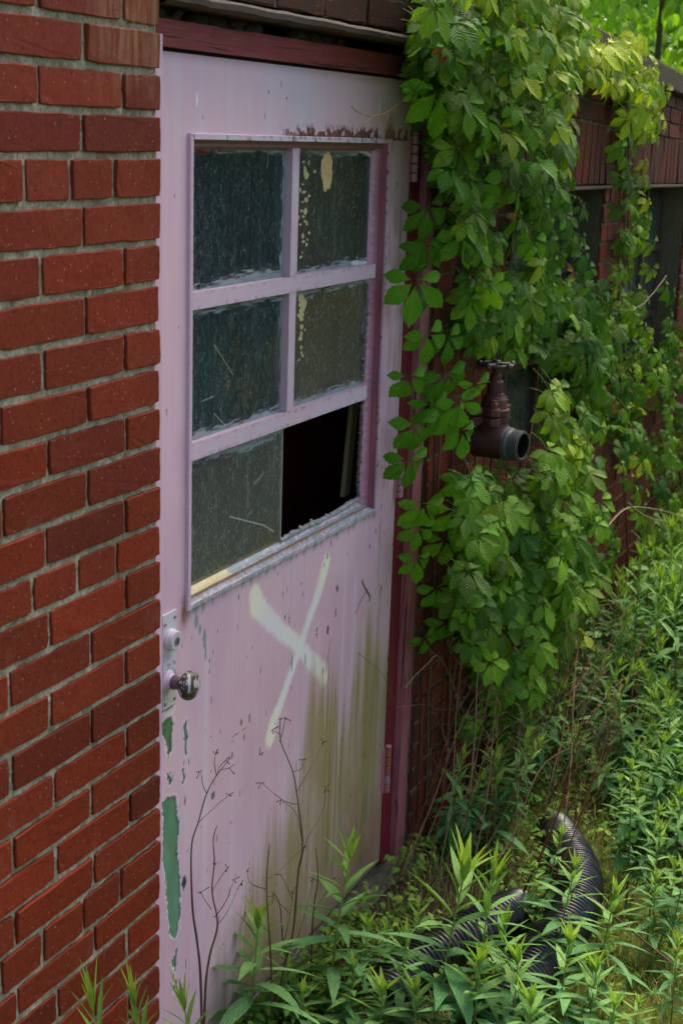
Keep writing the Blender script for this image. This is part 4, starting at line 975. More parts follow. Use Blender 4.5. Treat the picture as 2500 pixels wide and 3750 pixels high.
def place(mb,var,pos,tip,nor,size,col,jit=.0):
    v,f,u=var; t=nrm(tip); nn=np.asarray(nor,float); nn=nrm(nn-t*np.dot(nn,t)); x=np.cross(t,nn)
    Rm=np.stack([x,t,nn],1); c=np.tile(np.append(col,1.),(len(v),1))
    if jit:
        k=1+jit*(np.mod(u[:,2]*7.13,1)-.5)*2; c[:,:3]*=k[:,None]
        lt=np.clip((u[:,1]-.55)*1.6,0,1)[:,None]*np.array([.30,.18,-.1]); c[:,:3]*=1+lt*jit*2
    mb.add((v*size)@Rm.T+pos,f,c,u)
def poly_sample(poly,n,r):
    xs=[p[0] for p in poly]; ys=[p[1] for p in poly]; out=[]
    while len(out)<n:
        x=r.uniform(min(xs),max(xs)); y=r.uniform(min(ys),max(ys))
        if in_poly(np.array([x]),np.array([y]),poly)[0]: out.append((x,y))
    return out
GREEN=[L(66,116,20),L(82,134,24),L(54,98,24),L(98,144,28),L(62,108,34)]
YOUNG_SUNLIT=L(174,186,44)  # yellow of young leaves and of sunlit bunches, sunlight put into the colour
def wallY(x,y,off): return onY(x,y,-.03-off)
def stems(mb,pts_list,r0,r1,col,sides=6,wig=.004):
    for pts in pts_list:
        P=smooth_path(pts,max(12,len(pts)*6)); P=P+rng.normal(0,wig*.25,P.shape); add_tube(mb,P,np.linspace(r0,r1,len(P)),sides,col)
brown=L(92,74,50); gstem=L(112,122,52)

def vine(name,label,masses,singles=(),runs=(),seed=1,cat='climbing plant',loc=(0,0,0)):
    r=random.Random(seed); root=thing(name,label,cat,loc)
    mb=MB(); st=mb
    for (poly,n,smin,smax,omin,omax,young,kind) in masses:  # young: share of yellow, for young leaves and for painted-in sunlight
        for (x,y) in poly_sample(poly,n,r):
            off=omin+(omax-omin)*r.random()**1.3; p=wallY(x,y,off)
            if (off>.05 and 1680<x<2000 and 1270<y<1700) or (1690<x<1770 and 1290<y<1480): continue      # the valve stands clear of the leaves
            s=r.uniform(smin,smax); yg=young*r.random()+ (0.5 if r.random()<young*.25 else 0)
            c=mixc(GREEN[r.randrange(5)]*r.uniform(.75,1.2),YOUNG_SUNLIT,min(yg,.9))
            tip=np.array([r.gauss(.02,.42),-abs(r.gauss(.25,.3)),-1.+r.gauss(0,.3)]); nor=np.array([r.gauss(-.38,.32),-1.,.50+r.gauss(0,.32)])
            if r.random()<.10: nor=nor+np.array([r.gauss(0,1),r.gauss(0,.6),r.gauss(0,1)]); tip=tip+np.array([r.gauss(0,.7),0,r.gauss(0,.7)])
            if r.random()<.010: s*=.7; c=mixc(L(150,110,50),L(110,70,40),r.random())
            if r.random()<.08: s*=.55
            if off>.12: nor=nor+np.array([-.1,0,.35]); tip=tip+np.array([.1,-.5,.25])
            var=(CV if kind=='c' else GV if kind=='g' else (CV if r.random()<.6 else GV)); var=var[r.randrange(len(var))]
            place(mb,var,p,tip,nor,s,c,.16)
            if r.random()<.6:
                b=p+np.array([r.gauss(0,.02),min(off*.8,.05),r.uniform(.01,.06)]); add_tube(st,[p,(p+b)/2+np.array([0,0,.006]),b],.0011,3,gstem,cap=False)
    for (x,y,off,s,tx,q) in singles:      # leaves seen one by one at the edge of the door
        p=wallY(x+8,y,off+.02); tip=np.array([tx+r.gauss(0,.08),-.10,-1.]); nor=np.array([-.72+r.gauss(0,.12),-.70,.26+r.gauss(0,.1)])
        c=GREEN[r.randrange(2)]*r.uniform(1.1,1.4); place(mb,CV[r.randrange(len(CV))],p,tip,nor,s*1.10,c,.10)
        b=wallY(x+70,y+r.uniform(-20,30),.012); add_tube(st,[p,(p+b)/2+np.array([0,-.01,.01]),b],.0013,5,gstem,cap=False)
    for run in runs:
        sm=MB(); stems(sm,[[wallY(a,b,c) for a,b,c in run]],.004,.0022,brown); sm.build('stem',MAT['stem'],root,smooth=True)
    f=mb.build('foliage',MAT['leaf'],root,smooth=True); rebase(root); return root
S=[(1557,753,.03,.080,.0,0),(1549,897,.03,.076,.05,0),(1513,1028,.035,.090,-.05,0),(1557,1219,.03,.075,.1,0),(1489,1377,.035,.068,.05,0),(1517,1553,.035,.085,.05,0),(1489,1680,.035,.080,0,0),(1541,1844,.03,.080,.05,0),(1524,1928,.03,.066,0,0),(1517,2042,.028,.064,.1,0),(1593,2150,.03,.072,.2,0),(1545,2334,.02,.050,.1,0),(1672,1470,.13,.072,.2,0),(1684,1575,.12,.070,.1,0),(1735,1405,.14,.055,.3,0),
   (1573,1481,.04,.070,.2,0),(1625,1370,.06,.085,.3,0),(1642,1520,.06,.070,.2,0),(1630,1235,.05,.070,.2,0),(1625,1975,.05,.085,.25,0),(1656,1864,.06,.085,.3,0),(1632,2278,.05,.080,.25,0),(1696,1744,.06,.085,.2,0),(1676,570,.05,.095,.1,0),(1744,661,.07,.095,.1,0),(1728,765,.07,.085,.2,0),(1745,1060,.08,.085,.3,0),(1720,1190,.07,.080,.3,0),(1592,85,.05,.085,-.1,0),(1600,330,.08,.10,.0,0),(1640,250,.03,.055,.2,0),(1510,330,.05,.035,.3,0),(1536,300,.03,.032,.1,0)]
vine('creeper_vine','thick green creeper with five-part leaves hanging beside the door hinges, from roof edge to valve',
  [([(1530,-120),(2130,-120),(2130,100),(2090,330),(2070,620),(2010,850),(1960,1060),(1880,1180),(1740,1240),(1690,1000),(1650,700),(1600,420),(1540,250)],330,.050,.085,.015,.14,.16,'c'),
   ([(1560,-150),(2150,-150),(2130,90),(2090,330),(2070,600),(1980,640),(1760,560),(1640,300),(1580,100)],190,.045,.076,.12,.23,.22,'c'),
   ([(1930,620),(2120,680),(2170,1080),(2100,1330),(1960,1300),(1900,1000)],95,.04,.07,.01,.10,.08,'c'),
   ([(1500,120),(1640,150),(1680,700),(1600,760),(1560,420)],26,.05,.08,.015,.08,.05,'c'),
   ([(1700,-160),(2140,-160),(2110,150),(2090,420),(1960,300),(1820,60)],70,.045,.072,.16,.27,.55,'c'),
   ([(1690,1000),(1960,1000),(2060,640),(1990,900),(1960,1180),(1890,1300),(1700,1260)],50,.05,.08,.01,.08,.1,'c'),
   ([(1560,760),(1700,700),(1740,1250),(1660,1500),(1590,1500),(1560,1200)],16,.055,.08,.01,.05,.05,'c')],
  S,[[(1560,2950,.01),(1572,2500,.008),(1590,2100,.01),(1605,1700,.008),(1640,1100,.01),(1680,500,.012),(1700,-50,.02)],[(1660,2900,.01),(1690,2300,.01),(1700,1700,.02),(1760,1100,.02),(1800,300,.05),(1850,-60,.08)],[(1720,2900,.02),(1760,2300,.03),(1790,1800,.04),(1850,1100,.03),(1930,400,.06)],[(1640,2800,.01),(1655,2000,.01),(1665,1400,.01),(1700,900,.012)]],seed=4)
vine('creeper_vine','bushy green creeper bulging off the wall below the hose valve',
  [([(1690,1720),(1790,1700),(1900,1560),(1960,1480),(2060,1560),(2150,1700),(2190,1900),(2170,2200),(2110,2400),(1960,2540),(1850,2520),(1700,2420),(1640,2250),(1680,1900)],330,.045,.082,.02,.22,.12,'c'),
   ([(1880,1400),(2060,1400),(2230,1650),(2200,2100),(2090,2300),(1980,1900),(1900,1600)],90,.055,.095,.16,.30,.22,'c'),
   ([(1720,1850),(2120,1900),(2100,2350),(1880,2480),(1700,2300)],70,.06,.09,.12,.24,.14,'c'),
   ([(1740,2400),(2080,2450),(2060,2720),(1850,2820),(1700,2650)],54,.05,.08,.02,.12,.05,'c')],
  (),[[(1780,2950,.02),(1800,2500,.05),(1850,2100,.08),(1900,1800,.1),(1960,1500,.08)],[(1900,2850,.02),(1930,2500,.06),(1980,2100,.12),(2040,1800,.16)]],seed=8,loc=(2,-.1,-.1))
vine('creeper_vine','narrow strand of creeper climbing the brick pier between two dark windows, bright at the top',
  [([(2230,330),(2360,300),(2400,600),(2390,900),(2370,1150),(2250,1150),(2250,900),(2270,650)],62,.05,.080,.01,.07,.28,'c'),
   ([(2110,140),(2240,160),(2330,110),(2400,250),(2430,330),(2330,360),(2200,290),(2120,240)],95,.05,.085,.03,.16,.95,'c'),  # bunch on the coping: sunlit yellow painted into the leaves
   ([(2300,330),(2430,380),(2440,460),(2370,520),(2300,440)],26,.05,.08,.03,.12,.8,'c')],
  (),[[(2290,1500,.01),(2280,1100,.01),(2290,700,.01),(2285,400,.03),(2300,250,.04)],[(2270,1500,.01),(2262,1000,.01),(2272,600,.012),(2278,300,.03)],[(2305,1400,.01),(2297,900,.014),(2300,500,.01)]],seed=12,loc=(2.9,-.05,0))
vine('grape_vine','sprawling vine with broad heart-shaped leaves covering the lower wall under the windows',
  [([(1980,1050),(2120,1100),(2300,1120),(2400,1250),(2500,1300),(2620,1350),(2620,1850),(2480,1800),(2400,1500),(2200,1650),(2120,1500),(2000,1350)],300,.040,.075,.01,.12,.16,'m'),
   ([(2080,1050),(2200,1050),(2260,1300),(2180,1450),(2080,1300)],34,.06,.09,.02,.10,.05,'g'),
   ([(2240,1650),(2350,1500),(2620,1600),(2620,2100),(2440,2000),(2330,1900)],110,.045,.08,.02,.16,.14,'m'),
   ([(2430,1050),(2500,1000),(2620,1100),(2620,1400),(2450,1300)],30,.045,.075,.01,.08,.1,'m'),
   ([(2080,2150),(2230,1900),(2290,1750),(2250,2100),(2160,2300)],24,.04,.07,.02,.1,.08,'m')],
  (),[[(2300,2300,.02),(2290,1900,.02),(2250,1500,.03),(2200,1300,.03),(2120,1150,.03)],[(2120,1100,.05),(2220,1125,.05),(2330,1130,.08),(2440,1010,.1)],[(2500,2000,.03),(2480,1700,.03),(2400,1400,.02),(2390,1150,.01)]],seed=15,loc=(3.6,-.08,-.1))
for k,(xa,xb) in enumerate(((1520,1560),(1556,1590),(1606,1640),(1640,1650),(1700,1740),(1745,1770),(1815,1860),(1870,1905))):
    mb=MB(); P=smooth_path([wallY(xa,3150,.012),wallY(xa+(xb-xa)*.4+rnd.uniform(-8,8),2700,.010),wallY(xa+(xb-xa)*.7+rnd.uniform(-8,8),2200,.010),wallY(xb,1500,.012)],40)+rng.normal(0,.0010,(40,3)); add_tube(mb,P,np.linspace(.0032,.0014,40),5,L(58,46,36))
    tag(mb.build('bare_vine_stem',MAT['dry'],smooth=True),'bare dark vine stem climbing the brick beside the door frame, number %s from the frame'%('one','two','three','four','five','six','seven','eight')[k],'vine stem','bare vine stems on the brick')
# young tendril that reaches over the top rail of the door
td=thing('vine_tendril','thin pinkish creeper tendril reaching across the top of the pink door','vine tendril',(1.25,-.05,1.98))
mb=MB(); pts=[(1285,388),(1310,410),(1370,424),(1425,408),(1480,365),(1540,310),(1600,240),(1612,190)]
add_tube(mb,smooth_path([onY(x,y,-.045) for x,y in pts],40),np.linspace(.0010,.0024,40),6,L(150,120,84))
for a,b in (((1368,424),(1330,450)),((1400,418),(1402,440)),((1425,410),(1405,452)),((1440,400),(1448,418)),((1320,412),(1300,400)),((1465,375),(1478,352))): add_tube(mb,smooth_path([onY(*a,-.045),onY((a[0]+b[0])/2+4,(a[1]+b[1])/2,-.05),onY(*b,-.045)],8),.0007,4,L(150,140,70))
mb.build('stem',MAT['stem'],td); rebase(td)

# ------------------------------------------------------------------ weeds
WG=[L(96,146,84),L(86,134,80),L(110,158,96),L(78,126,62)]
WY=L(170,196,66)
def goldenrod(name,seed,H=.5,nl=22,ll=.085,lw=.017,leafy=.25,shape='lance',parent=None,teeth=.05,topy=1.):
    """upright stem with lance leaves; returns two mesh datas (stem, foliage) built round the origin"""
    r=random.Random(seed); P=[]; b=r.uniform(-.06,.06); b2=r.uniform(-.06,.06)
    for i in range(9): t=i/8; P.append((b*H*t*t,b2*H*t*t,H*t))
    P=np.array(P); st=MB(); add_tube(st,P,np.linspace(.0034,.0014,9)*(H/.5)**.4,7,np.array([mixc(L(84,92,44),L(120,140,60),i/8) for i in range(9)]))
    lf=MB(); a=r.uniform(0,6)
    for k in range(nl):
        t=leafy+(1-leafy)*(k/(nl-1))**.9; a+=2.4+r.uniform(-.2,.2); i=min(int(t*8),7); f=t*8-i; p=P[i]*(1-f)+P[i+1]*f
        up=sstep(.55,1.0,t); l=ll*(1.05-.45*abs(t-.6)-.25*up)*r.uniform(.85,1.15); el=r.uniform(-.15,.45)+up*1.0*topy
        tip=np.array([math.cos(a)*math.cos(el),math.sin(a)*math.cos(el),math.sin(el)]); nor=np.array([-math.cos(a)*math.sin(el),-math.sin(a)*math.sin(el),math.cos(el)])+rng.normal(0,.12,3)
        v=lobe(l,lw*r.uniform(.8,1.15)*(1-.35*up)*l/ll*1.15,r.uniform(.2,.5),r.uniform(.3,1.25)*(1-.6*up),11,teeth,shape,r.uniform(-.5,.5))
        c=mixc(WG[r.randrange(4)]*r.uniform(.85,1.15),WY,float(np.clip(up*.6*r.uniform(.3,1.1),0,1)))
        place(lf,v,p,tip,nor,1.,c)
    for k in range(7):        # tight young top
        a+=2.4; el=r.uniform(1.08,1.5); tip=np.array([math.cos(a)*math.cos(el),math.sin(a)*math.cos(el),math.sin(el)]); nor=np.array([-math.cos(a)*math.sin(el),-math.sin(a)*math.sin(el),math.cos(el)])
        place(lf,lobe(ll*r.uniform(.38,.80),lw*.42,.6,r.uniform(-.1,.3),8,teeth,shape),P[-1]-np.array([0,0,.004]),tip,nor,1.,mixc(WY,WG[0],r.random()*.4))
    root=thing(name,'x','weed'); s=st.build('stem',MAT['stem'],root,smooth=True); l=lf.build('foliage',MAT['weed'],root,smooth=True)
    return root
def copy_tree(o):
    c=o.copy(); C.objects.link(c)
    for ch in list(o.children):
        d=ch.copy(); C.objects.link(d); d.parent=c
    return c
PROTO=[goldenrod('goldenrod_plant',s,.5,nl,ll*1.18,lw*1.25,lf) for s,nl,ll,lw,lf in ((1,26,.088,.018,.22),(2,30,.080,.015,.25),(3,24,.092,.019,.3),(4,34,.070,.012,.2),(5,28,.085,.014,.3),(6,20,.075,.017,.35))]
NET=[goldenrod('nettle_plant',s,.45,18,.070,.036,.2,'ovate',teeth=.22,topy=.35) for s in (31,32)]
FGP=[goldenrod('goldenrod_plant',s_,.5,nl,ll,lw,lf) for s_,nl,ll,lw,lf in ((61,30,.150,.026,.22),(62,28,.140,.023,.25),(63,26,.165,.031,.22),(64,30,.130,.022,.2))]
used=set()
def plant(proto,base,top,label,group=None,spin=None,name=None,cat='weed',sc_xy=None):
    o=proto if id(proto) not in used else copy_tree(proto)
    used.add(id(proto)); base=np.array(base,float); top=np.array(top,float); d=top-base; H=np.linalg.norm(d); h0=.5 if 'golden' in proto.name else .45
    q=Vector((0,0,1)).rotation_difference(Vector(d)); s=H/h0; k=min(max(s,.75),1.25) if sc_xy is None else sc_xy
    o.matrix_world=Matrix.LocRotScale(Vector(base),q@Matrix.Rotation(spin if spin is not None else rnd.uniform(0,6.28),3,'Z').to_quaternion(),Vector((k,k,s)))
    tag(o,label,cat,group); return o
def fg(apex,basepx,label,proto,z=-.12,xy=None,**k):
    B=onZ(basepx[0],basepx[1],z); D=float((B-CAM)@_fw); T=atD(apex[0],apex[1],D); return plant(proto,B,T,label,sc_xy=xy,**k)
def fgw(apex,label,proto,xy=1.):
    T=onY(apex[0],apex[1],-.13); B=np.array([T[0]+.05,T[1]-.05,-.12]); xy=xy*.85; return plant(proto,B,T,label,sc_xy=xy)
fg((948,3393),(893,3990),'tall weed with long drooping leaves in front of the bottom of the pink door',FGP[0],xy=1.15)
fg((1225,3150),(1190,3850),'tall weed with an upright yellow-green tip in front of the doorstep',FGP[1],xy=1.15)
fg((1680,3210),(1540,3990),'large broad-leaved weed with a thick stem, standing before the open pipe mouth',FGP[2],xy=1.15)
fg((1805,3230),(1690,3950),'slim weed just right of the large broad-leaved one, crossing the left pipe',FGP[0],xy=0.97)
fg((2075,3190),(2010,3640),'upright pointed weed growing in front of the curve of the right pipe',FGP[1],xy=0.94)
fg((1765,3530),(1700,4080),'low star-shaped weed tip over the left pipe, at the bottom edge',FGP[3],xy=1.08)
fg((1893,3530),(1850,4080),'low star-shaped weed tip between the two pipes, at the bottom edge',FGP[0],xy=1.01)
fg((2080,3460),(2000,3960),'bushy star-shaped weed over the near end of the right pipe',FGP[3],xy=1.08)
fg((2245,3290),(2150,3720),'weed with upright yellow-green tip at the outer side of the right pipe',FGP[0],xy=0.94)
fg((2330,3690),(2290,3960),'small weed on the moss in the bottom right corner',FGP[1],xy=0.65)
fgw((385,3690),'small bright weed at the foot of the clean brick wall, farther left',FGP[1],xy=0.79)
fgw((500,3692),'small bright weed at the foot of the clean brick wall, nearer the door',FGP[3],xy=0.72)
fgw((640,3700),'drooping weed tip at the corner where brick wall and door meet',FGP[1],xy=0.72)
fg((2330,2830),(2290,3330),'tall nettle with toothed leaves beside the bend of the right pipe',NET[0],xy=1.1)
fg((1960,3170),(1975,3480),'nettle with toothed leaves between the two pipes',NET[1],xy=.9)
fg((2400,3230),(2380,3560),'weed with long leaves in the mossy patch at the right edge',FGP[0],xy=0.68)
fg((2480,3450),(2450,3800),'weed with thin leaves near the bottom of the right edge',FGP[1],xy=0.65)
fg((1830,2800),(1800,3200),'weed with a rosette of broad pale leaves in the thicket beside the brick corner',FGP[2],xy=0.79)
fg((1420,3420),(1400,3700),'small leafy weed on the dirt between doorstep and open pipe mouth',FGP[1],xy=0.58)
fg((1290,3560),(1270,3900),'leafy weed at the bottom edge, below the doorstep',FGP[0],xy=0.83)
fg((1390,3640),(1370,4050),'broad-leaved weed at the bottom edge, left of the open pipe mouth',FGP[2],xy=0.86)
fg((1940,3680),(1900,4150),'weed tip at the bottom edge in front of the right pipe',FGP[0],xy=1.01)
fg((2180,3560),(2120,4000),'slender weed right of the near end of the right pipe',FGP[0],xy=0.94)
fg((2230,3700),(2180,4100),'weed tip in the bottom right, before the moss',FGP[1],xy=0.94)
fg((1110,3640),(1090,3950),'weed tip at the bottom edge, before the lower middle of the door',FGP[0],xy=0.86)
fg((1560,3330),(1540,3600),'small weed behind the open pipe mouth',FGP[1],xy=0.65)
fg((1470,3440),(1440,3900),'leafy weed just above the open pipe mouth',FGP[1],xy=.85)
fg((1850,3400),(1830,3900),'leafy weed at the upper end of the left pipe',FGP[0],xy=.9)
fg((1340,3400),(1330,3720),'leafy weed beside the stone at the hinge corner',FGP[3],xy=.8)
fg((1520,3640),(1500,4050),'leafy weed at the bottom edge, right before the open pipe mouth',FGP[0],xy=1.0)
fg((1060,3500),(1040,3900),'leafy weed at the foot of the door, between the two taller ones',FGP[3],xy=.8)
fg((2010,3060),(1990,3400),'weed leaning over the far end of the right pipe',PROTO[1],xy=1.0)
pr=random.Random(77)
def visible_w(p):
    d=p-CAM; z=d@_fw; return 1250+F_PX*(d@_rt)/z,1875-F_PX*(d@_up)/z
G_A='weeds growing along the wall right of the door'; G_B='weeds in the far thicket'
cnt=0
for i in range(2400):
    x=pr.uniform(1.25,5.6); y=pr.uniform(-1.15,-.06); p=np.array([x,y,float(gh(x,y))]); u,v_=visible_w(p)
    if u>2650 or v_>3200: continue
    # keep the pipes and the mossy strip clear
    if v_>2960 and 1850<u<2240: continue
    near=x<2.3
    if near and pr.random()<.25: continue
    if cnt>=235: break
    h=(pr.uniform(.22,.46) if near else pr.uniform(.32,.66)); 
    if y>-.25: h*=.85
    T=p+np.array([pr.gauss(.0,.09),pr.gauss(-.03,.09),h])
    pro=PROTO[pr.choice([0,1,2,3,3,4,5])] if pr.random()<.86 else NET[pr.randrange(2)]
    if near and y>-.3: plant(pro,p,T,'leafy green weed against the brick just right of the door frame','weeds against the brick by the door',cat='weed')
    elif near: plant(pro,p,T,'leafy green weed behind the bend of the corrugated pipe',G_A,cat='weed')
    elif x<3.1: plant(pro,p,T,'leafy weed in the green thicket below the nearest dark window','weeds below the nearest window',cat='weed')
    elif x<4.1: plant(pro,p,T,'leafy weed in the green thicket past the vine covered brick pier','weeds past the brick pier',cat='weed')
    else: plant(pro,p,T,'leafy weed at the far end of the thicket, by the right edge','weeds at the far end of the thicket',cat='weed')
    cnt+=1
# right-edge plants out on the moss
for i in range(260):
    x=pr.uniform(.9,3.2); y=pr.uniform(-1.0,-.42); p=np.array([x,y,float(gh(x,y))]); u,v_=visible_w(p)
    if u<2240 or u>2650 or (v_>3250 and pr.random()<.7) or pr.random()<.12: continue
    plant(PROTO[pr.randrange(6)],p,p+np.array([pr.gauss(0,.04),pr.gauss(0,.04),pr.uniform(.14,.34)]),'short leafy weed on the moss right of the pipes','short weeds on the moss')

# ground cover, grass, litter
mb=MB(); r=random.Random(3)
n=0
while n<8200:
    x=r.uniform(.15,4.2) if r.random()<.8 else r.uniform(-.6,.6); y=-.05-1.5*r.random()**1.7; 
    p=np.array([x,y,0]); u,v_=visible_w(np.array([x,y,-.12]))
    if u>2750 or v_>4300: continue
    if fbm(np.array(x*5.),np.array(y*5.),44)<.42 : continue
    if v_>3400 and u>2250 and r.random()<.5: continue
    z=float(gh(x,y))+r.uniform(.01,.10)*(1 if y>-.5 else .5); s=r.uniform(.011,.026); a=r.uniform(0,6.28)
    tip=np.array([math.cos(a),math.sin(a),r.gauss(-.1,.3)]); nor=np.array([r.gauss(-.1,.35),r.gauss(-.2,.35),1.])
    c=mixc(L(104,148,52)*r.uniform(.7,1.15),L(170,184,70),r.random()**3*.9)
    if r.random()<.12: c=mixc(L(120,92,52),L(84,60,40),r.random()); z=float(gh(x,y))+.004
    place(mb,SV[r.randrange(6)],np.array([x,y,z]),tip,nor,s*1.2,c); n+=1
tag(mb.build('ground_cover',MAT['weed'],smooth=True),'low small-leaved ground plants between the weeds','ground cover',kind='stuff')
mb=MB(); n=0
while n<16000:
    if n<7000:
        x=r.uniform(.5,3.4); y=-.1-1.5*r.random(); u,v_=visible_w(np.array([x,y,-.12]))
        if u>2750 or v_>4300: continue
    else: x=r.uniform(.3,5.5); y=r.uniform(-2.6,-.8)
    h=r.uniform(.03,.10); a=r.uniform(0,6.28); lean=r.uniform(.1,1.1); z=float(gh(x,y)); d=np.array([math.cos(a),math.sin(a),0]); wv=np.array([-math.sin(a),math.cos(a),0])*r.uniform(.0008,.0018)
    dry=r.random()<.38; c=L(186,168,104)*r.uniform(.6,1.) if dry else mixc(L(84,120,44),L(150,156,60),r.random()**2)
    p0=np.array([x,y,z]); p1=p0+d*h*.35*lean+np.array([0,0,h*.6]); p2=p0+d*h*lean+np.array([0,0,h*(.9 if not dry else .25)])
    mb.add([p0-wv,p0+wv,p1-wv*.8,p1+wv*.8,p2],[[0,1,3,2],[2,3,4]],c); n+=1
tag(mb.build('grass',MAT['weed']),'fine green and dry grass on the mossy ground','grass',kind='stuff')

# dry stalks in front of the door, traced one by one (branches included)
def zp(pts): return [(x*.7972,2500+y*.7972) for x,y in pts]
ST=[([(930,1700),(922,1350),(905,1180),(885,1030),(880,760),(912,640),(950,510),(1000,420),(1062,345)],[[(915,640),(1000,560),(1055,515)],[(950,510),(932,470),(925,420),(918,408)],[(995,425),(985,370),(990,330)],[(1000,420),(1010,385),(1040,355)],[(1020,400),(1055,392)]],'tall forked dry stalk before the door, nearest the lock side'),
    ([(935,1700),(945,1400),(965,1250),(1000,1110),(975,960),(985,820),(980,720),(998,655)],[[(985,1080),(1040,1000),(1075,905)],[(1000,1110),(1040,1060),(1100,932)],[(975,960),(1010,900),(1045,850)],[(970,1040),(935,990),(925,960)],[(980,830),(990,832)]],'short twiggy dry stalk before the door, second from the lock side'),
    ([(1300,1700),(1290,1400),(1345,1150),(1370,870),(1390,750),(1370,560),(1345,410),(1290,270),(1288,160)],[[(1360,505),(1440,370),(1485,270)],[(1375,850),(1410,720),(1480,600),(1497,490)],[(1345,410),(1385,395),(1390,355)],[(1370,560),(1300,540),(1200,460)],[(1290,240),(1252,218)],[(1345,1000),(1300,900),(1282,880)],[(1330,1060),(1250,980)],[(1285,270),(1300,220),(1310,160)],[(1390,740),(1360,600),(1290,540)]],'tallest branched dry stalk, its top by the lower end of the sprayed X'),
    ([(1250,1700),(1245,1300),(1225,950),(1238,740)],[[(1225,950),(1150,920),(1138,860)],[(1232,900),(1290,860),(1390,760)],[(1240,1150),(1190,1100)]],'straight thin dry stalk left of the tallest branched one'),
    ([(1330,1700),(1322,1350),(1300,1200),(1285,1020),(1250,960)],[[(1300,1200),(1330,1080),(1345,960)],[(1310,1280),(1375,1150),(1440,900)]],'low forked dry stalk at the foot of the tallest one'),
    ([(1440,1650),(1430,1300),(1440,1050),(1460,900),(1450,760)],[[(1440,1050),(1500,960),(1530,900)]],'dry stalk before the algae stained corner of the door')]
for (main,brs,lab) in ST:
    root=thing('dry_stalk',lab,'dead plant'); y0=-.055-.05*rnd.random(); mb=MB(); dc=L(96,72,56)
    M_=[onY(x,y,y0) for x,y in zp(main)]; root.location=M_[0]
    P=smooth_path(M_,40); add_tube(mb,P,np.linspace(.0028,.0007,40)*(1+.25*(vnoise(np.arange(40)*.6,np.zeros(40),5)-.5)),5,np.array([dc*(.7+.6*float(vnoise(np.array(q*.3),np.array(1.),3))) for q in range(40)])); mb.build('stem',MAT['dry'],root)
    for b in brs:
        mb=MB()
        Q=[onY(x,y,y0+rnd.uniform(-.02,.02)*(k>0)) for k,(x,y) in enumerate(zp(b))]; add_tube(mb,smooth_path(Q,12),np.linspace(.0010,.0005,12),4,dc)
        for _ in range(4):
            e=Q[-1]+rng.normal(0,.006,3); add_tube(mb,[Q[-1],e],[.0006,.0012],4,dc)
        mb.build('twig',MAT['dry'],root)
    rebase(root)
# brown stalks through the thicket right of the frame
SP=[]
for s in range(6):
    r=random.Random(200+s); mb=MB(); H=.55; b=r.uniform(.02,.16); c=mixc(L(104,64,44),L(150,124,92),.8*(s in (2,5)))
    P=np.array([(b*t*t+.006*math.sin(t*9+s),.02*t+.006*math.cos(t*7),H*t) for t in np.linspace(0,1,12)]); add_tube(mb,P,np.linspace(.0022,.0008,12),5,c)
    for k in range(7):
        i=r.randrange(6,12); a=r.uniform(0,6.28); l=r.uniform(.03,.09); e=P[i]+np.array([math.cos(a)*l*.6,math.sin(a)*l*.6,l*.8]); add_tube(mb,[P[i],(P[i]+e)/2+np.array([0,0,-.004]),e],[.0009,.0007,.0005],4,c)
        for _ in range(3):
            g=e+np.array([r.gauss(0,.008),r.gauss(0,.008),r.gauss(.004,.008)]); add_tube(mb,[e,g],[.0005,.0009],3,c)
    SP.append(mb.build('dry_stalk',MAT['dry']))
first=[True]*6
for i in range(64):
    k=pr.randrange(6); o=SP[k] if first[k] else SP[k].copy()
    if not first[k]: C.objects.link(o)
    first[k]=False
    bx=pr.uniform(.98,2.3); by=pr.uniform(-.42,-.05) if bx<2 else pr.uniform(-.6,-.1); o.location=(bx,by,float(gh(bx,by))); s=pr.uniform(.7,1.25)
    o.rotation_euler=(pr.gauss(.12,.12),pr.gauss(.34,.22),pr.uniform(-.4,.4)); o.scale=(s,s,s)
    if k in (2,5): tag(o,'pale straw coloured dry stalk leaning through the weeds right of the door frame','dead plant','pale dry stalks in the thicket')
    else: tag(o,'thin reddish brown dry stalk leaning through the weeds right of the door frame','dead plant','brown dry stalks in the thicket')
# bare woody sprigs and bramble runners in front of the vines
TW=[([(2225,1925),(2300,1860),(2420,1870),(2510,1900),(2600,1925)],.25,.0035,.002,'bare grey branch reaching right from the vine, upper one of two'),
    ([(2295,1840),(2360,1890),(2440,1912),(2600,1950)],.28,.003,.002,'bare dark branch below the grey one at the right edge'),
    ([(1720,2900),(1740,2650),(1745,2500),(1760,2380)],.22,.0028,.001,'upright grey twig before the brick corner'),
    ([(1480,2520),(1560,2435),(1615,2414),(1700,2620),(1745,2760)],.10,.0014,.001,'curled straw-coloured runner hanging off the brick corner'),
    ([(2150,2050),(2250,2210),(2330,2330)],.2,.0012,.001,'fine pale stem slanting across the vine'),
    ([(1790,3200),(1880,3050),(1990,2800),(2170,2700),(2190,2640)],.30,.0028,.0012,'dark arching stem rising through the weeds'),
    ([(1950,3130),(2080,3220),(2300,3400),(2500,3560),(2600,3620)],.60,.0030,.0025,'long straight brown stick lying across the right pipe'),
    ([(1310,2390),(1400,2470),(1440,2560),(1455,2590)],.035,.0008,.0005,'hair-thin dry tendril hanging over the hinge side of the door'),
    ([(1455,2590),(1560,2580),(1600,2598),(1660,2595)],.05,.0009,.0005,'hair-thin dry tendril stretched from door to brick corner'),
    ([(2140,2650),(2300,2480),(2420,2560),(2510,2500)],.35,.0022,.0012,'arching bramble stem in the deep thicket')]
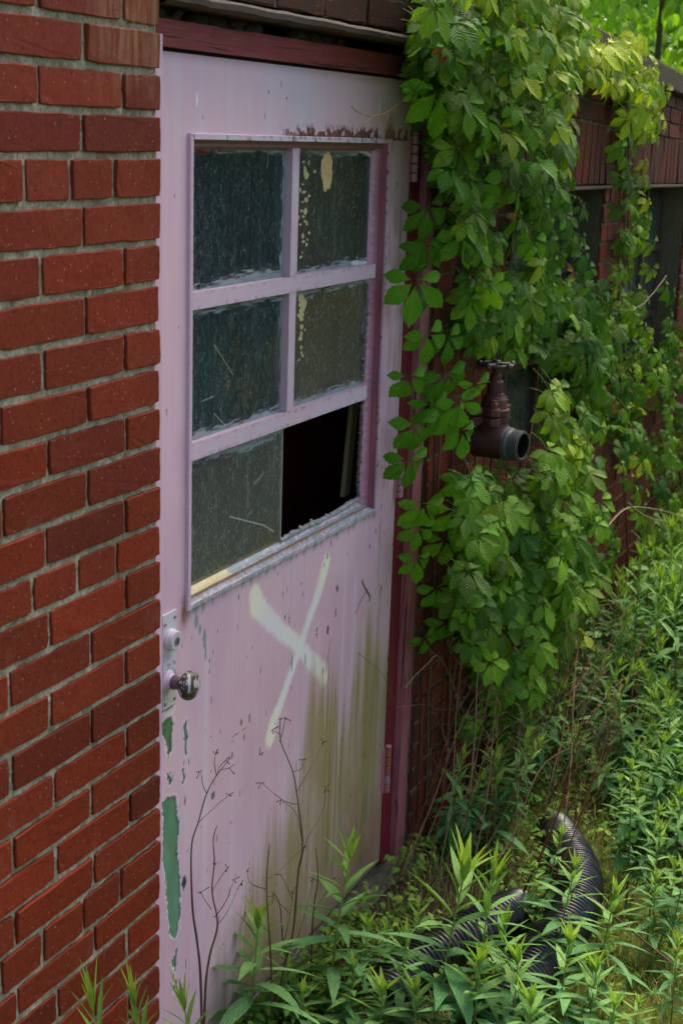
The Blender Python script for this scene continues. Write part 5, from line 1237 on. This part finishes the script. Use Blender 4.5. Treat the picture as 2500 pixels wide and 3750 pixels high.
for pts,off,a,b,lab in TW:
    mb=MB(); P=smooth_path([onY(x,y,-.03-off) for x,y in pts],30); c=L(128,108,84) if ('straw' in lab or 'grey' in lab or 'pale' in lab or 'hair' in lab) else L(88,66,50)
    if 'stick' in lab: P=np.array([onZ(x,y,-.12+.125-.0*x) if 1 else 0 for x,y in [(q[0],q[1]) for q in smooth_path([(x,y,0) for x,y in pts],30)]])
    add_tube(mb,P,np.linspace(a,b,30),6,c)
    for _ in range(3):
        i=rnd.randrange(8,28); e=P[i]+rng.normal(0,.02,3); add_tube(mb,[P[i],e],[b*.8,b*.4],4,c)
    tag(mb.build('twig',MAT['dry'],smooth=True),lab,'twig')

# ------------------------------------------------------------------ trees
def tree(loc,H,R,label,seed,nleaf=4200,name='deciduous_tree',zc=.62,leaf=.09,trunk=.07,colr=None,bright=1.,group=None):
    r=random.Random(seed); rg=np.random.default_rng(seed); root=thing(name,label,'tree',loc,group); loc=np.array(loc,float)
    st=MB(); P=[loc+np.array([.10*math.sin(t*3+seed),.10*math.cos(t*2+seed)-.1,H*t*.85]) for t in np.linspace(0,1,8)]; add_tube(st,P,np.linspace(trunk,trunk*.3,8),10,L(96,84,66)); cl=[]
    for k in range(34):
        i=r.randrange(2,8); a=r.uniform(0,6.28); l=R*r.uniform(.5,1.0); e=P[i]+np.array([math.cos(a)*l,math.sin(a)*l,r.uniform(-.1,.5)*l]); m=(P[i]+e)/2+np.array([0,0,.12*l]); add_tube(st,smooth_path([P[i],m,e],8),np.linspace(trunk*.32,.006,8),6,L(92,80,62)); cl.append(e); cl.append(m+rg.normal(0,.1,3))
    for k in range(14): cl.append(loc+np.array([rg.normal(0,R*.4),rg.normal(0,R*.4),H*zc+rg.normal(0,H*.2)]))
    st.build('trunk',MAT['bark'],root,smooth=True)
    mb=MB(); cs=[(c,R*r.uniform(.16,.34),r.uniform(.75,1.3)) for c in cl]
    base=colr if colr is not None else L(104,142,50)
    for i in range(nleaf):
        c,rad,sh=cs[r.randrange(len(cs))]; p=c+rg.normal(0,rad*.6,3)*np.array([1,1,.75]); a=r.uniform(0,6.28)
        tip=np.array([math.cos(a),math.sin(a),-r.uniform(.2,1.2)]); nor=np.array([rg.normal(0,.5),rg.normal(-.2,.5),1.])
        v,f,u=SV[i%6]; 
        place(mb,(v,f,u),p,tip,nor,leaf*r.uniform(.7,1.25),base*sh*r.uniform(.85,1.15)*bright)
    mb.build('crown',MAT['far'],root,smooth=False); rebase(root)
tree((6.9,.75,-.12),3.6,1.1,'leafy young tree just past the far end of the brick building, its thin trunk in view',41,5200,leaf=.11,trunk=.035) if False else None
tree((8.9,1.35,-.12),4.2,1.5,'leafy tree with a thin trunk seen over the roof edge, left one of the pair',42,5600,leaf=.12,trunk=.05,colr=L(132,172,54))
tree((9.6,.2,-.12),4.0,1.4,'leafy tree beyond the end of the brick wall, at the right edge',43,5600,leaf=.12,trunk=.05,colr=L(140,178,56))
tree((12.5,2.6,-.12),6.0,2.4,'large tree filling the gap behind the two nearer trees',44,5200,leaf=.17,trunk=.12,colr=L(92,132,52))

# trees and bushes across the yard, out of the picture to the right: they stand in the door's glass
YB=[((5.6,-3.0,-.12),2.6,1.3,'round bush across the yard from the door, nearest one',51),((7.6,-3.4,-.12),3.4,1.6,'tall bush across the yard from the door, middle one',52),((9.5,-4.6,-.12),4.6,2.0,'tree across the yard from the door, far one',53),((5.0,-5.2,-.12),4.0,1.8,'tree across the yard behind the nearest bush',54)]
for loc,H,R,lab,sd_ in YB: tree(loc,H,R,lab,sd_,2600,leaf=.20,trunk=.08,zc=.4,colr=L(74,104,52))
